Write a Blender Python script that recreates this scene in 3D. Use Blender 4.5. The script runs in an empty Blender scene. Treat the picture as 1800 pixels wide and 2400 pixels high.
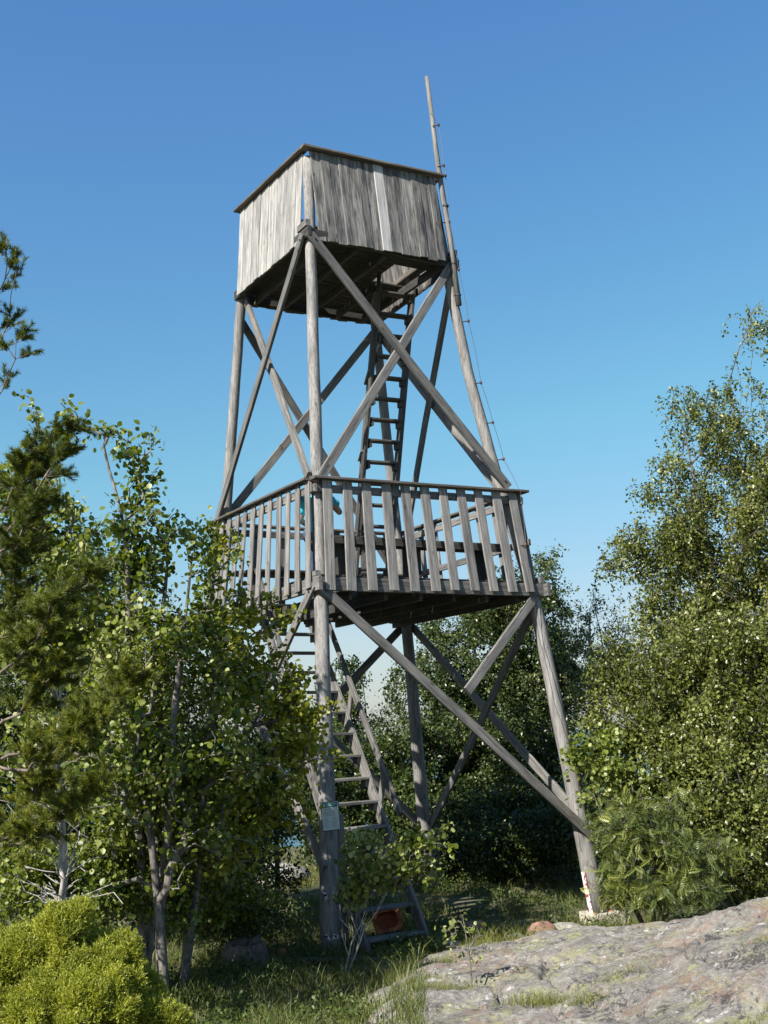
import bpy, math, random
import numpy as np
from mathutils import Vector, Matrix, noise as mnoise

# ------------------------------------------------------------------ camera, sky, sun, exposure
scene = bpy.context.scene
COL = scene.collection
R = math.radians
rng = np.random.default_rng(7)
random.seed(7)

PITCH, ROLL = R(10.975), R(-2.457)
cam_d = bpy.data.cameras.new('camera')
cam_d.sensor_fit = 'VERTICAL'
cam_d.sensor_height = 36.0
cam_d.sensor_width = 27.0
cam_d.lens = 40.277
cam_d.clip_end = 20000
cam = bpy.data.objects.new('camera', cam_d)
COL.objects.link(cam)
cam.matrix_world = (Matrix.Translation((0, 0, 2.31)) @ Matrix.Rotation(R(90) + PITCH, 4, 'X')
                    @ Matrix.Rotation(ROLL, 4, 'Z'))
scene.camera = cam

SUN = Vector((-0.50, -0.58, 0.63)).normalized()      # direction towards the sun
world = bpy.data.worlds.new('World')
scene.world = world
world.use_nodes = True
wn = world.node_tree.nodes
wl = world.node_tree.links
sky_n = wn.new('ShaderNodeTexSky')
sky_n.sky_type = 'NISHITA'
sky_n.sun_disc = False
sky_n.sun_elevation = math.asin(SUN.z)
sky_n.sun_rotation = math.atan2(SUN.x, SUN.y)
sky_n.altitude = 0
sky_n.air_density = 1.4
sky_n.dust_density = 0.8
sky_n.ozone_density = 10.0
hue_n = wn.new('ShaderNodeHueSaturation')
hue_n.inputs['Saturation'].default_value = 1.07
wl.new(sky_n.outputs[0], hue_n.inputs['Color'])
# soft shoulder on the brightest sky, as in the camera's response
def vm(op, a, b):
    n = wn.new('ShaderNodeVectorMath'); n.operation = op
    wl.new(a, n.inputs[0])
    if op == 'SCALE':
        n.inputs['Scale'].default_value = b
    elif hasattr(b, 'node'):
        wl.new(b, n.inputs[1])
    else:
        n.inputs[1].default_value = (b, b, b)
    return n.outputs[0]
knee = 2.9
soft = vm('ADD', vm('SCALE', vm('SUBTRACT', hue_n.outputs[0], knee), 0.5), knee)
wl.new(vm('MINIMUM', hue_n.outputs[0], soft), wn['Background'].inputs[0])
wn['Background'].inputs[1].default_value = 0.086

sun_d = bpy.data.lights.new('sun', 'SUN')
sun_d.energy = 5.0
sun_d.angle = R(0.53)
sun_d.color = (1.0, 0.955, 0.88)
sun = bpy.data.objects.new('sun', sun_d)
COL.objects.link(sun)
sun.rotation_euler = (-SUN).to_track_quat('-Z', 'Y').to_euler()
sun.location = SUN * 60

scene.view_settings.view_transform = 'Standard'
scene.view_settings.look = 'None'
scene.view_settings.gamma = 1.0
scene.view_settings.use_curve_mapping = False
scene.view_settings.exposure = 1.15

# ------------------------------------------------------------------ layout tables (world metres)
TREES = {
  'aspen_far': {'stems': [[(-3.538, 12.6, 0.226), (-3.548, 12.4, 2.106), (-3.625, 12.1, 4.35), (-3.734, 12.0, 5.937)]], 'lobes': [(-3.758, 12.0, 5.987, 0.17, 0.268, 1.0), (-3.666, 12.0, 5.456, 0.268, 0.402, 1.0), (-3.834, 12.0, 5.039, 0.402, 0.402, 1.0), (-3.506, 12.0, 4.467, 0.492, 0.581, 1.0), (-3.676, 12.0, 3.656, 0.626, 0.715, 1.0), (-3.375, 12.4, 2.994, 0.647, 0.785, 1.0)]},
  'aspen_mid': {'stems': [[(-2.343, 10.9, 0.361), (-2.383, 10.9, 1.714), (-2.506, 11.0, 3.302), (-2.696, 11.0, 4.991), (-2.719, 11.0, 5.428)], [(-2.343, 10.9, 0.361), (-2.225, 11.0, 1.895), (-2.239, 11.1, 3.298), (-2.15, 11.1, 4.428)]], 'lobes': [(-3.068, 11.0, 5.531, 0.147, 0.225, 1.0), (-2.949, 11.0, 5.045, 0.225, 0.348, 1.0), (-2.693, 11.0, 5.383, 0.164, 0.184, 1.0), (-2.506, 11.0, 4.939, 0.287, 0.328, 1.0), (-2.337, 11.0, 5.105, 0.205, 0.246, 1.0), (-2.15, 11.0, 4.58, 0.184, 0.369, 1.0), (-2.34, 11.0, 4.207, 0.328, 0.451, 1.0), (-2.755, 11.0, 4.015, 0.41, 0.574, 1.0), (-2.505, 11.0, 2.977, 0.533, 0.655, 1.0), (-3.125, 11.2, 2.322, 0.584, 0.626, 1.0)]},
  'aspen_near': {'stems': [[(-2.084, 10.6, 0.273), (-2.05, 10.6, 1.534), (-2.003, 10.7, 2.667), (-1.849, 10.8, 4.07)], [(-2.084, 10.6, 0.273), (-2.22, 10.5, 1.733), (-2.276, 10.5, 2.559)]], 'lobes': [(-1.838, 10.8, 4.277, 0.161, 0.241, 1.0), (-1.792, 10.8, 3.658, 0.302, 0.483, 1.0), (-2.058, 10.8, 3.266, 0.362, 0.483, 1.0), (-1.66, 10.8, 2.97, 0.442, 0.523, 1.0), (-1.868, 10.8, 2.158, 0.644, 0.563, 1.0), (-2.32, 10.7, 1.989, 0.598, 0.558, 1.0), (-2.029, 11.0, 1.463, 0.614, 0.41, 1.0), (-2.702, 11.0, 1.338, 0.533, 0.41, 1.0)]},
  'leaning_tree': {'stems': [[(-2.109, 11.5, 0.362), (-2.038, 11.5, 1.461), (-1.788, 11.6, 2.68), (-1.599, 11.6, 3.744)], [(-2.109, 11.5, 0.362), (-1.87, 11.5, 1.655), (-1.408, 11.6, 2.454), (-0.947, 11.7, 2.478)]], 'lobes': [(-1.679, 11.6, 4.232, 0.216, 0.346, 1.0), (-1.515, 11.6, 3.567, 0.302, 0.389, 1.0), (-1.289, 11.6, 3.622, 0.173, 0.173, 1.0), (-1.127, 11.6, 3.507, 0.151, 0.108, 1.0), (-1.527, 11.6, 2.923, 0.389, 0.389, 1.0), (-1.189, 11.6, 2.697, 0.302, 0.346, 1.0), (-0.918, 11.6, 2.475, 0.302, 0.259, 1.0), (-0.737, 11.7, 2.342, 0.196, 0.196, 1.0), (-0.663, 11.7, 2.635, 0.122, 0.087, 1.0), (-0.499, 11.7, 2.417, 0.096, 0.078, 1.0), (-0.595, 11.7, 2.106, 0.122, 0.096, 1.0), (-1.157, 11.6, 3.163, 0.13, 0.108, 1.0), (-0.927, 11.6, 2.898, 0.112, 0.086, 1.0), (-1.376, 11.6, 1.914, 0.475, 0.475, 1.0), (-1.077, 11.6, 2.066, 0.259, 0.302, 1.0), (-1.721, 11.6, 1.439, 0.518, 0.389, 1.0), (-1.007, 11.6, 1.531, 0.173, 0.259, 1.0)]},
  'thicket_a': {'stems': [[(-3.737, 14.2, 0.094), (-3.748, 14.2, 1.561), (-3.707, 14.2, 3.086), (-3.609, 14.2, 4.405)]], 'lobes': [(-4.379, 13.8, 3.709, 0.617, 0.771, 1.0), (-3.766, 14.2, 3.984, 0.582, 0.687, 1.0), (-3.097, 14.3, 3.698, 0.479, 0.639, 1.0), (-3.312, 14.3, 4.515, 0.426, 0.479, 1.0), (-3.878, 14.2, 4.633, 0.423, 0.423, 1.0), (-4.07, 14.2, 2.688, 0.952, 0.952, 1.0), (-4.128, 13.6, 1.377, 0.861, 0.76, 1.0), (-3.438, 14.0, 0.831, 0.938, 0.469, 1.0), (-4.812, 13.4, 2.13, 0.649, 1.298, 1.0), (-4.612, 13.2, 0.836, 0.737, 0.442, 1.0)]},
  'thicket_b': {'stems': [[(-2.649, 14.6, 0.181), (-2.619, 14.5, 1.495), (-2.664, 14.5, 2.528)]], 'lobes': [(-2.857, 14.4, 2.536, 0.697, 0.804, 1.0), (-2.861, 14.4, 1.612, 1.073, 0.912, 1.0), (-2.09, 14.8, 1.143, 0.606, 0.606, 1.0), (-2.132, 15.2, 1.967, 0.453, 0.566, 1.0), (-2.623, 14.2, 0.725, 0.793, 0.37, 1.0)]},
  'thicket_c': {'stems': [[(-1.602, 15.6, 0.356), (-1.605, 15.6, 1.382), (-1.615, 15.6, 2.156)]], 'lobes': [(-1.72, 15.2, 0.569, 0.453, 0.255, 1.0), (-1.506, 15.6, 1.985, 0.436, 0.581, 1.0), (-1.779, 15.6, 2.499, 0.349, 0.465, 1.0), (-1.404, 16.2, 1.336, 0.332, 0.483, 1.0), (-1.744, 15.6, 1.498, 0.465, 0.639, 1.0), (-2.063, 15.4, 1.145, 0.344, 0.516, 1.0)]},
  'birch_tall': {'stems': [[(4.771, 17.0, -0.203), (5.047, 17.0, 2.221), (5.046, 17.0, 4.413), (5.467, 17.0, 6.363), (5.822, 17.0, 7.915)], [(5.047, 17.0, 2.221), (5.396, 17.1, 4.736), (5.5, 17.1, 6.725), (5.558, 17.2, 7.996)], [(5.235, 17.0, 3.453), (4.698, 16.9, 5.058), (4.568, 16.8, 6.685)]], 'lobes': [(5.994, 17.0, 8.29, 0.241, 0.38, 0.6), (5.586, 17.1, 8.1, 0.217, 0.35, 0.6), (5.962, 17.0, 7.357, 0.412, 0.506, 0.6), (5.371, 17.1, 7.415, 0.267, 0.382, 0.5), (4.777, 17.0, 7.001, 0.475, 0.348, 0.8), (5.188, 17.0, 6.509, 0.57, 0.506, 1.0), (4.441, 17.0, 6.174, 0.317, 0.285, 1.0), (5.866, 17.0, 6.145, 0.57, 0.696, 1.0), (5.026, 17.0, 5.519, 0.76, 0.57, 1.0), (4.095, 17.0, 5.56, 0.38, 0.317, 1.0), (4.261, 17.0, 4.899, 0.696, 0.506, 1.0), (3.629, 17.0, 4.991, 0.348, 0.317, 1.0), (3.345, 17.0, 4.648, 0.253, 0.253, 1.0), (5.376, 17.0, 4.528, 0.95, 0.886, 1.0), (4.365, 17.0, 3.932, 0.696, 0.696, 1.0), (3.702, 17.0, 4.343, 0.317, 0.285, 1.0)]},
  'birch_front': {'stems': [[(4.245, 14.4, 0.173), (4.301, 14.4, 1.213), (4.278, 14.5, 2.76)], [(4.245, 14.4, 0.173), (3.756, 14.4, 1.488), (3.366, 14.8, 2.543)]], 'lobes': [(4.061, 15.0, 3.011, 1.006, 0.782, 1.0), (3.341, 15.5, 3.071, 0.635, 0.462, 1.0), (4.533, 14.5, 2.644, 0.756, 1.026, 1.0), (3.573, 14.5, 2.057, 0.81, 0.648, 1.0), (2.955, 15.0, 2.349, 0.503, 0.559, 1.0), (3.904, 14.0, 1.501, 0.886, 0.626, 1.0), (3.183, 14.2, 1.422, 0.635, 0.423, 1.0), (4.137, 14.0, 0.808, 0.678, 0.469, 1.0)]},
  'alder_a': {'stems': [[(1.799, 22.5, -0.292), (1.864, 22.6, 1.991), (2.353, 22.8, 4.211)]], 'lobes': [(2.496, 23.0, 4.823, 0.942, 0.6, 1.0), (1.776, 23.0, 4.253, 0.942, 0.685, 1.0), (2.289, 23.0, 2.88, 1.199, 0.942, 1.0), (1.617, 20.5, 0.792, 1.298, 0.611, 1.0)]},
  'alder_b': {'stems': [[(2.78, 22.0, -0.276), (3.003, 22.3, 2.346), (3.075, 22.8, 4.861)]], 'lobes': [(3.238, 23.0, 5.354, 0.385, 0.557, 1.0), (2.879, 23.0, 4.121, 0.857, 0.857, 1.0), (3.347, 22.0, 3.207, 0.655, 0.901, 1.0), (2.613, 21.5, 1.665, 1.041, 0.881, 1.0), (2.708, 20.5, 0.533, 0.763, 0.611, 1.0)]},
  'alder_c': {'stems': [[(0.817, 22.0, -0.195), (1.034, 22.0, 2.427)]], 'lobes': [(1.105, 22.6, 3.248, 0.842, 0.757, 1.0), (1.245, 22.0, 1.866, 1.147, 0.819, 1.0), (0.841, 23.0, 4.379, 0.343, 0.3, 1.0), (0.67, 21.0, 0.723, 0.86, 0.626, 1.0)]},
  'birch_behind': {'stems': [[(-0.609, 22.4, -0.181), (-0.53, 22.2, 1.7), (-0.544, 22.0, 3.292)]], 'lobes': [(-0.785, 22.0, 3.383, 0.369, 0.369, 1.0), (-0.967, 22.0, 2.83, 0.41, 0.655, 1.0), (0.13, 22.0, 2.943, 0.328, 0.655, 1.0), (-0.446, 22.0, 1.702, 0.901, 0.901, 1.0), (0.261, 21.0, 1.701, 0.626, 1.017, 1.0), (-1.081, 20.5, 1.918, 0.458, 0.84, 1.0), (-1.3, 20.0, 1.089, 0.596, 0.745, 1.0), (-0.606, 20.5, 0.67, 0.84, 0.611, 1.0), (0.202, 20.5, 0.565, 0.84, 0.611, 1.0), (-1.522, 20.5, 2.156, 0.458, 0.458, 1.0), (-1.769, 20.5, 1.365, 0.611, 0.687, 1.0), (-2.121, 20.5, 2.181, 0.458, 0.687, 1.0)]},
  'young_birch': {'stems': [[(3.311, 20.0, -0.073), (3.496, 20.0, 2.309), (3.612, 20.0, 4.284)], [(3.496, 20.0, 2.309), (3.967, 20.0, 3.6)]], 'lobes': [(3.634, 20.0, 4.283, 0.186, 0.372, 1.0), (3.287, 20.0, 3.925, 0.298, 0.372, 1.0), (3.991, 20.0, 3.895, 0.372, 0.447, 1.0), (3.631, 20.0, 3.101, 0.67, 0.67, 1.0), (4.164, 20.0, 3.297, 0.447, 0.447, 1.0)]},
  'aspen_by_leg': {'stems': [[(2.588, 14.2, 0.414), (2.66, 14.2, 1.294), (2.609, 14.2, 1.948)]], 'lobes': [(2.39, 14.1, 2.009, 0.236, 0.263, 1.0), (2.704, 14.2, 1.843, 0.37, 0.37, 1.0), (2.328, 14.1, 1.537, 0.21, 0.184, 1.0), (2.829, 14.2, 1.486, 0.317, 0.317, 1.0)]},
  'rowan': {'stems': [[(2.737, 12.9, 0.265), (2.783, 12.9, 0.791), (2.779, 12.9, 1.282)], [(2.737, 12.9, 0.265), (3.163, 12.9, 0.908)], [(2.737, 12.9, 0.265), (2.38, 12.9, 0.94), (2.282, 13.2, 1.374)]], 'lobes': [(2.553, 13.0, 1.103, 0.363, 0.339, 1.0), (2.815, 12.8, 0.888, 0.453, 0.381, 1.0), (3.204, 13.0, 1.076, 0.412, 0.387, 1.0), (2.39, 12.6, 0.667, 0.258, 0.211, 1.0), (2.968, 12.6, 0.6, 0.399, 0.211, 1.0), (2.341, 13.4, 1.358, 0.175, 0.2, 1.0)]},
  'dark_shrub': {'stems': [[(4.075, 15.5, 0.03), (4.187, 15.5, 0.609)]], 'lobes': [(4.138, 15.6, 0.387, 0.639, 0.349, 1.0), (4.74, 15.5, 0.587, 0.404, 0.404, 1.0), (3.675, 15.8, 0.275, 0.471, 0.294, 1.0)]},
  'undergrowth': {'stems': [[(1.123, 19.5, -0.261), (1.157, 19.5, 0.34)]], 'lobes': [(-0.245, 19.5, 0.264, 0.654, 0.363, 1.0), (0.448, 19.3, 0.256, 0.791, 0.503, 1.0), (1.327, 19.0, 0.317, 0.849, 0.566, 1.0), (2.192, 18.8, 0.367, 0.77, 0.63, 1.0), (2.675, 18.3, 0.649, 0.409, 0.613, 1.0), (2.972, 17.5, 1.193, 0.456, 0.717, 1.0), (3.085, 17.0, 0.625, 0.443, 0.443, 1.0)]},
  'shrub_front': {'stems': [[(-2.674, 10.9, 0.382), (-2.676, 10.9, 0.897)], [(-2.674, 10.9, 0.382), (-2.228, 11.6, 0.702), (-1.949, 12.2, 0.852)]], 'lobes': [(-2.869, 10.6, 1.128, 0.434, 0.316, 1.0), (-2.443, 10.9, 0.999, 0.406, 0.304, 1.0), (-3.262, 10.4, 1.205, 0.387, 0.349, 1.0), (-2.036, 12.2, 0.898, 0.454, 0.363, 1.0), (-1.654, 12.6, 0.747, 0.328, 0.258, 1.0), (-2.189, 11.4, 0.807, 0.297, 0.234, 1.0)]},
  'low_shrub': {'stems': [[(-1.748, 12.9, 0.23), (-1.721, 12.9, 0.447)]], 'lobes': [(-2.003, 12.8, 0.474, 0.381, 0.191, 1.0), (-1.62, 13.0, 0.384, 0.339, 0.194, 1.0), (-1.373, 13.8, 0.392, 0.257, 0.206, 1.0)]},
  'sapling_ladder': {'stems': [[(-0.555, 12.0, -0.01), (-0.454, 12.1, 0.515), (-0.328, 12.2, 1.037)], [(-0.454, 12.1, 0.515), (-0.024, 12.2, 0.983), (0.426, 12.2, 1.238)]], 'lobes': [(-0.366, 12.2, 1.186, 0.204, 0.159, 1.0), (-0.064, 12.2, 1.068, 0.318, 0.204, 1.0), (0.338, 12.2, 1.242, 0.227, 0.127, 1.0), (-0.29, 12.2, 0.91, 0.227, 0.127, 1.0), (0.124, 12.2, 0.892, 0.227, 0.159, 1.0), (-0.47, 12.2, 0.75, 0.159, 0.159, 1.0)]},
  'sapling_front': {'stems': [[(0.553, 9.9, 0.208), (0.542, 9.9, 0.504), (0.506, 9.9, 0.806)]], 'lobes': [(0.503, 9.9, 0.739, 0.111, 0.129, 1.0), (0.579, 9.9, 0.536, 0.081, 0.184, 1.0), (0.41, 9.9, 0.643, 0.092, 0.111, 1.0)]},
}
PINE = [((-3.601, 9.2, 5.347), (-3.152, 9.2, 6.47), 5), ((-3.56, 9.2, 5.159), (-3.021, 9.2, 6.309), 4), ((-3.519, 9.2, 4.973), (-3.045, 9.2, 5.697), 5), ((-3.599, 9.1, 4.232), (-2.836, 9.1, 4.698), 22), ((-3.485, 9.0, 4.034), (-2.547, 9.0, 4.768), 18), ((-3.48, 9.0, 3.861), (-2.733, 8.9, 4.225), 18), ((-3.514, 9.1, 3.739), (-2.996, 9.3, 4.173), 18), ((-3.464, 9.1, 3.19), (-2.416, 9.0, 3.644), 26), ((-3.424, 9.0, 3.113), (-2.591, 8.8, 3.391), 22), ((-3.472, 9.2, 3.37), (-2.955, 9.3, 3.885), 18), ((-3.335, 9.0, 2.355), (-2.053, 8.9, 2.785), 32), ((-3.294, 8.9, 2.195), (-2.294, 8.7, 2.471), 28), ((-3.377, 9.1, 2.519), (-2.606, 9.1, 2.951), 24), ((-3.285, 9.0, 1.715), (-2.334, 8.8, 2.032), 26), ((-3.281, 9.0, 1.559), (-2.726, 9.2, 2.195), 22), ((-3.289, 9.0, 1.873), (-2.76, 8.8, 1.71), 18)]
JUNIPER = [(-1.967, 7.0, 1.27, 0.143, 0.104, 1.0), (-2.089, 7.0, 1.122, 0.287, 0.182, 1.0), (-1.767, 7.0, 1.051, 0.261, 0.182, 1.0), (-2.203, 6.9, 0.972, 0.257, 0.244, 1.0), (-1.834, 6.8, 0.888, 0.38, 0.241, 1.0), (-1.571, 6.9, 0.765, 0.206, 0.154, 1.0), (-1.504, 7.1, 0.844, 0.1, 0.111, 1.0), (-1.329, 6.9, 0.71, 0.093, 0.093, 1.0)]
ROCK = [(0.06, 11.9, 0.076), (0.374, 11.6, 0.205), (0.787, 11.8, 0.223), (1.075, 11.7, 0.249), (1.38, 11.6, 0.308), (1.702, 11.5, 0.381), (1.981, 11.2, 0.411), (2.346, 10.9, 0.485), (2.512, 10.7, 0.557), (2.824, 10.3, 0.71), (3.057, 10.0, 0.846), (3.464, 9.6, 1.056), (4.041, 9.3, 1.259), (0.487, 10.4, 0.243), (1.066, 10.0, 0.315), (1.566, 9.8, 0.409), (2.024, 9.5, 0.516), (2.457, 9.2, 0.676), (2.794, 9.0, 0.801), (3.272, 8.7, 0.99), (0.486, 9.2, 0.312), (0.936, 8.9, 0.35), (1.156, 8.5, 0.36), (1.526, 8.55, 0.396), (1.782, 8.6, 0.465), (2.118, 8.55, 0.641), (2.382, 8.5, 0.725), (2.688, 8.4, 0.814), (1.381, 8.1, 0.398), (1.485, 7.9, 0.419), (1.661, 7.9, 0.539), (1.786, 7.95, 0.623), (2.007, 8.0, 0.718), (2.415, 8.0, 0.856), (2.881, 7.7, 1.012), (1.823, 7.0, 0.605), (2.253, 6.8, 0.723), (1.519, 7.2, 0.5), (2.345, 7.4, 0.783), (0.938, 7.8, 0.327), (0.145, 8.6, 0.299), (0.334, 9.4, 0.322), (0.571, 8.3, 0.298)]
MISC = {'red_boulder': (1.652, 14.2, 0.042), 'white_stone': (1.308, 13.6, 0.012), 'brick_stone': (0.809, 13.6, 0.124), 'grey_stone': (0.519, 13.2, 0.021), 'clay': (-0.185, 14.2, 0.069), 'stump': (-1.537, 11.8, 0.346), 'red_chip': (-1.291, 11.6, 0.304), 'twig0': (-0.598, 11.6, 0.051), 'twig1': (-0.407, 11.8, 0.399), 'twig2': (-0.211, 11.8, 0.59), 'dead0': (-2.482, 9.0, 1.063), 'dead1': (-2.536, 9.0, 1.653), 'plank0': (-1.534, 12.6, 0.01), 'sign': (-0.725, 12.93, 1.457), 'wire': [(0.924, 15.15, 11.081), (1.025, 15.15, 10.888), (1.066, 15.15, 10.254), (1.082, 15.15, 10.095), (1.099, 15.15, 9.389), (1.193, 15.15, 8.665), (1.288, 15.15, 7.903), (1.408, 15.15, 7.001), (1.538, 15.15, 6.43), (1.652, 15.15, 5.909), (1.836, 15.05, 5.423), (1.85, 14.95, 4.686), (1.938, 14.95, 3.484), (2.073, 14.85, 2.599), (2.372, 14.8, 1.476)]}


# ------------------------------------------------------------------ materials
def new_mat(name):
    m = bpy.data.materials.new(name)
    m.use_nodes = True
    nt = m.node_tree
    return m, nt, nt.nodes, nt.links, nt.nodes['Principled BSDF']

def ramp(nodes, stops, interp='LINEAR'):
    n = nodes.new('ShaderNodeValToRGB')
    n.color_ramp.interpolation = interp
    el = n.color_ramp.elements
    el[0].position, el[0].color = stops[0][0], (*stops[0][1], 1)
    el[1].position, el[1].color = stops[-1][0], (*stops[-1][1], 1)
    for p, c in stops[1:-1]:
        e = el.new(p)
        e.color = (*c, 1)
    return n

def mixrgb(nodes, links, a, b, fac, mode='MIX'):
    n = nodes.new('ShaderNodeMix')
    n.data_type = 'RGBA'
    n.blend_type = mode
    for s, v in ((0, fac), (6, a), (7, b)):
        if hasattr(v, 'node'):
            links.new(v, n.inputs[s])
        elif s == 0:
            n.inputs[0].default_value = v
        else:
            n.inputs[s].default_value = (*v, 1)
    return n.outputs[2]

def noise_n(nodes, links, vec, scale, detail=4, rough=0.55, dist=0.0):
    n = nodes.new('ShaderNodeTexNoise')
    n.inputs['Scale'].default_value = scale
    n.inputs['Detail'].default_value = detail
    n.inputs['Roughness'].default_value = rough
    n.inputs['Distortion'].default_value = dist
    links.new(vec, n.inputs['Vector'])
    return n.outputs['Fac']

def mapping(nodes, links, vec, sc, loc=(0, 0, 0)):
    m = nodes.new('ShaderNodeMapping')
    m.inputs['Scale'].default_value = sc
    m.inputs['Location'].default_value = loc
    links.new(vec, m.inputs['Vector'])
    return m.outputs[0]

def wood(name, light, dark, streak=0.5, vary=0.35, moss=0.0):
    m, nt, N, L, bs = new_mat(name)
    tc = N.new('ShaderNodeTexCoord')
    oi = N.new('ShaderNodeObjectInfo')
    add = N.new('ShaderNodeVectorMath'); add.operation = 'ADD'
    mul = N.new('ShaderNodeVectorMath'); mul.operation = 'SCALE'
    comb = N.new('ShaderNodeCombineXYZ')
    for i in range(3):
        L.new(oi.outputs['Random'], comb.inputs[i])
    L.new(comb.outputs[0], mul.inputs[0]); mul.inputs['Scale'].default_value = 37.0
    L.new(tc.outputs['Object'], add.inputs[0]); L.new(mul.outputs[0], add.inputs[1])
    P = add.outputs[0]
    grain = noise_n(N, L, mapping(N, L, P, (1, 1, 0.035)), 90, 5, 0.65, 0.3)
    band = noise_n(N, L, mapping(N, L, P, (1, 1, 0.08)), 22, 3, 0.6, 0.5)
    patch = noise_n(N, L, mapping(N, L, P, (1, 1, 0.13)), 13, 5, 0.65)
    g = ramp(N, [(0.30, dark), (0.5, [0.5 * (a + b) for a, b in zip(light, dark)]), (0.68, light)])
    L.new(grain, g.inputs[0])
    b = ramp(N, [(0.3, (0.55, 0.55, 0.56)), (0.65, (1.08, 1.06, 1.04))])
    L.new(band, b.inputs[0])
    c = mixrgb(N, L, g.outputs[0], b.outputs[0], 0.75, 'MULTIPLY')
    pr = ramp(N, [(0.36, (1 - streak, 1 - streak, 1 - streak * 0.98)), (0.56, (1, 1, 1))])
    L.new(patch, pr.inputs[0])
    c = mixrgb(N, L, c, pr.outputs[0], 1.0, 'MULTIPLY')
    # knots
    v = N.new('ShaderNodeTexVoronoi'); v.inputs['Scale'].default_value = 5.5
    L.new(mapping(N, L, P, (1.0, 1.0, 0.5)), v.inputs['Vector'])
    kr = ramp(N, [(0.05, (0.32, 0.27, 0.22)), (0.13, (1, 1, 1))])
    L.new(v.outputs['Distance'], kr.inputs[0])
    c = mixrgb(N, L, c, kr.outputs[0], 0.8, 'MULTIPLY')
    ck = noise_n(N, L, mapping(N, L, P, (1, 1, 0.025)), 34, 2, 0.4, 0.2)
    cr = ramp(N, [(0.485, (1, 1, 1)), (0.497, (0.22, 0.21, 0.2)), (0.503, (0.22, 0.21, 0.2)), (0.515, (1, 1, 1))])
    L.new(ck, cr.inputs[0])
    c = mixrgb(N, L, c, cr.outputs[0], 0.75, 'MULTIPLY')
    # each piece has its own tone
    tr = ramp(N, [(0.0, (1 - vary,) * 3), (1.0, (1 + vary * 0.35, 1 + vary * 0.33, 1 + vary * 0.28))])
    L.new(oi.outputs['Random'], tr.inputs[0])
    c = mixrgb(N, L, c, tr.outputs[0], 1.0, 'MULTIPLY')
    if moss:
        mo = noise_n(N, L, P, 9, 5, 0.7)
        mr = ramp(N, [(0.55, (0, 0, 0)), (0.75, (moss,) * 3)])
        L.new(mo, mr.inputs[0])
        c = mixrgb(N, L, c, (0.20, 0.21, 0.10), mr.outputs[0])
    L.new(c, bs.inputs['Base Color'])
    bs.inputs['Roughness'].default_value = 0.72
    bs.inputs['Specular IOR Level'].default_value = 0.35
    bp = N.new('ShaderNodeBump'); bp.inputs['Strength'].default_value = 0.5; bp.inputs['Distance'].default_value = 0.004
    L.new(grain, bp.inputs['Height']); L.new(bp.outputs[0], bs.inputs['Normal'])
    return m

M = {}
M['pole'] = wood('weathered_pole_wood', (0.315, 0.304, 0.288), (0.145, 0.139, 0.131), 0.35, 0.12)
M['wood'] = wood('weathered_grey_wood', (0.258, 0.248, 0.236), (0.100, 0.096, 0.090), 0.45, 0.35, 0.25)
M['slat'] = wood('weathered_slat_wood', (0.290, 0.277, 0.262), (0.135, 0.129, 0.121), 0.35, 0.22)
M['board_dark'] = wood('dark_streaked_board', (0.34, 0.326, 0.308), (0.082, 0.077, 0.072), 0.75, 0.45)
M['board_pale'] = wood('pale_silvery_board', (0.47, 0.457, 0.435), (0.20, 0.192, 0.18), 0.4, 0.3)
M['board_new'] = wood('new_pale_board', (0.496, 0.488, 0.480), (0.368, 0.360, 0.344), 0.1, 0.05)
M['brown'] = wood('brown_wood', (0.20, 0.175, 0.15), (0.085, 0.075, 0.065), 0.4, 0.3)
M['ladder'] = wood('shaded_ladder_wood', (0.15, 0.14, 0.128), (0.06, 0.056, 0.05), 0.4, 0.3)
M['under'] = wood('shade_darkened_wood', (0.085, 0.08, 0.073), (0.035, 0.033, 0.03), 0.4, 0.3, 0.3)  # shade beneath deck and cabin put into the wood colour

def plain(name, col, rough=0.6, metal=0.0, scale=30, var=0.3):
    m, nt, N, L, bs = new_mat(name)
    tc = N.new('ShaderNodeTexCoord')
    f = noise_n(N, L, tc.outputs['Object'], scale, 5)
    r = ramp(N, [(0.3, [c * (1 - var) for c in col]), (0.7, [min(1, c * (1 + var * 0.6)) for c in col])])
    L.new(f, r.inputs[0]); L.new(r.outputs[0], bs.inputs['Base Color'])
    bs.inputs['Roughness'].default_value = rough
    bs.inputs['Metallic'].default_value = metal
    return m

M['steel'] = plain('dark_steel', (0.06, 0.06, 0.065), 0.5, 0.7)
M['wire'] = plain('dark_wire', (0.03, 0.03, 0.035), 0.5, 0.2)
M['insulator'] = plain('dark_red_insulator', (0.06, 0.025, 0.02), 0.35)
M['concrete'] = plain('concrete', (0.40, 0.36, 0.29), 0.9, 0, 14, 0.25)
M['clay'] = plain('orange_clay', (0.42, 0.135, 0.06), 0.8, 0, 18, 0.35)
M['redstone'] = plain('red_granite', (0.23, 0.125, 0.09), 0.85, 0, 9, 0.5)
M['greystone'] = plain('grey_stone', (0.25, 0.235, 0.205), 0.85, 0, 11, 0.5)
M['teal'] = plain('teal_print', (0.005, 0.16, 0.155), 0.4, 0, 20, 0.1)
M['paper'] = plain('printed_sheet', (0.50, 0.54, 0.53), 0.3, 0, 12, 0.12)
M['ink'] = plain('grey_print', (0.22, 0.25, 0.25), 0.4, 0, 60, 0.3)
M['signback'] = plain('dark_green_board', (0.01, 0.045, 0.04), 0.5)
M['skin'] = plain('skin', (0.56, 0.28, 0.20), 0.5, 0, 25, 0.1)
M['shirt'] = plain('cyan_shirt', (0.07, 0.50, 0.62), 0.8, 0, 40, 0.12)
M['trousers'] = plain('blue_trousers', (0.04, 0.07, 0.14), 0.85)
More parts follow.
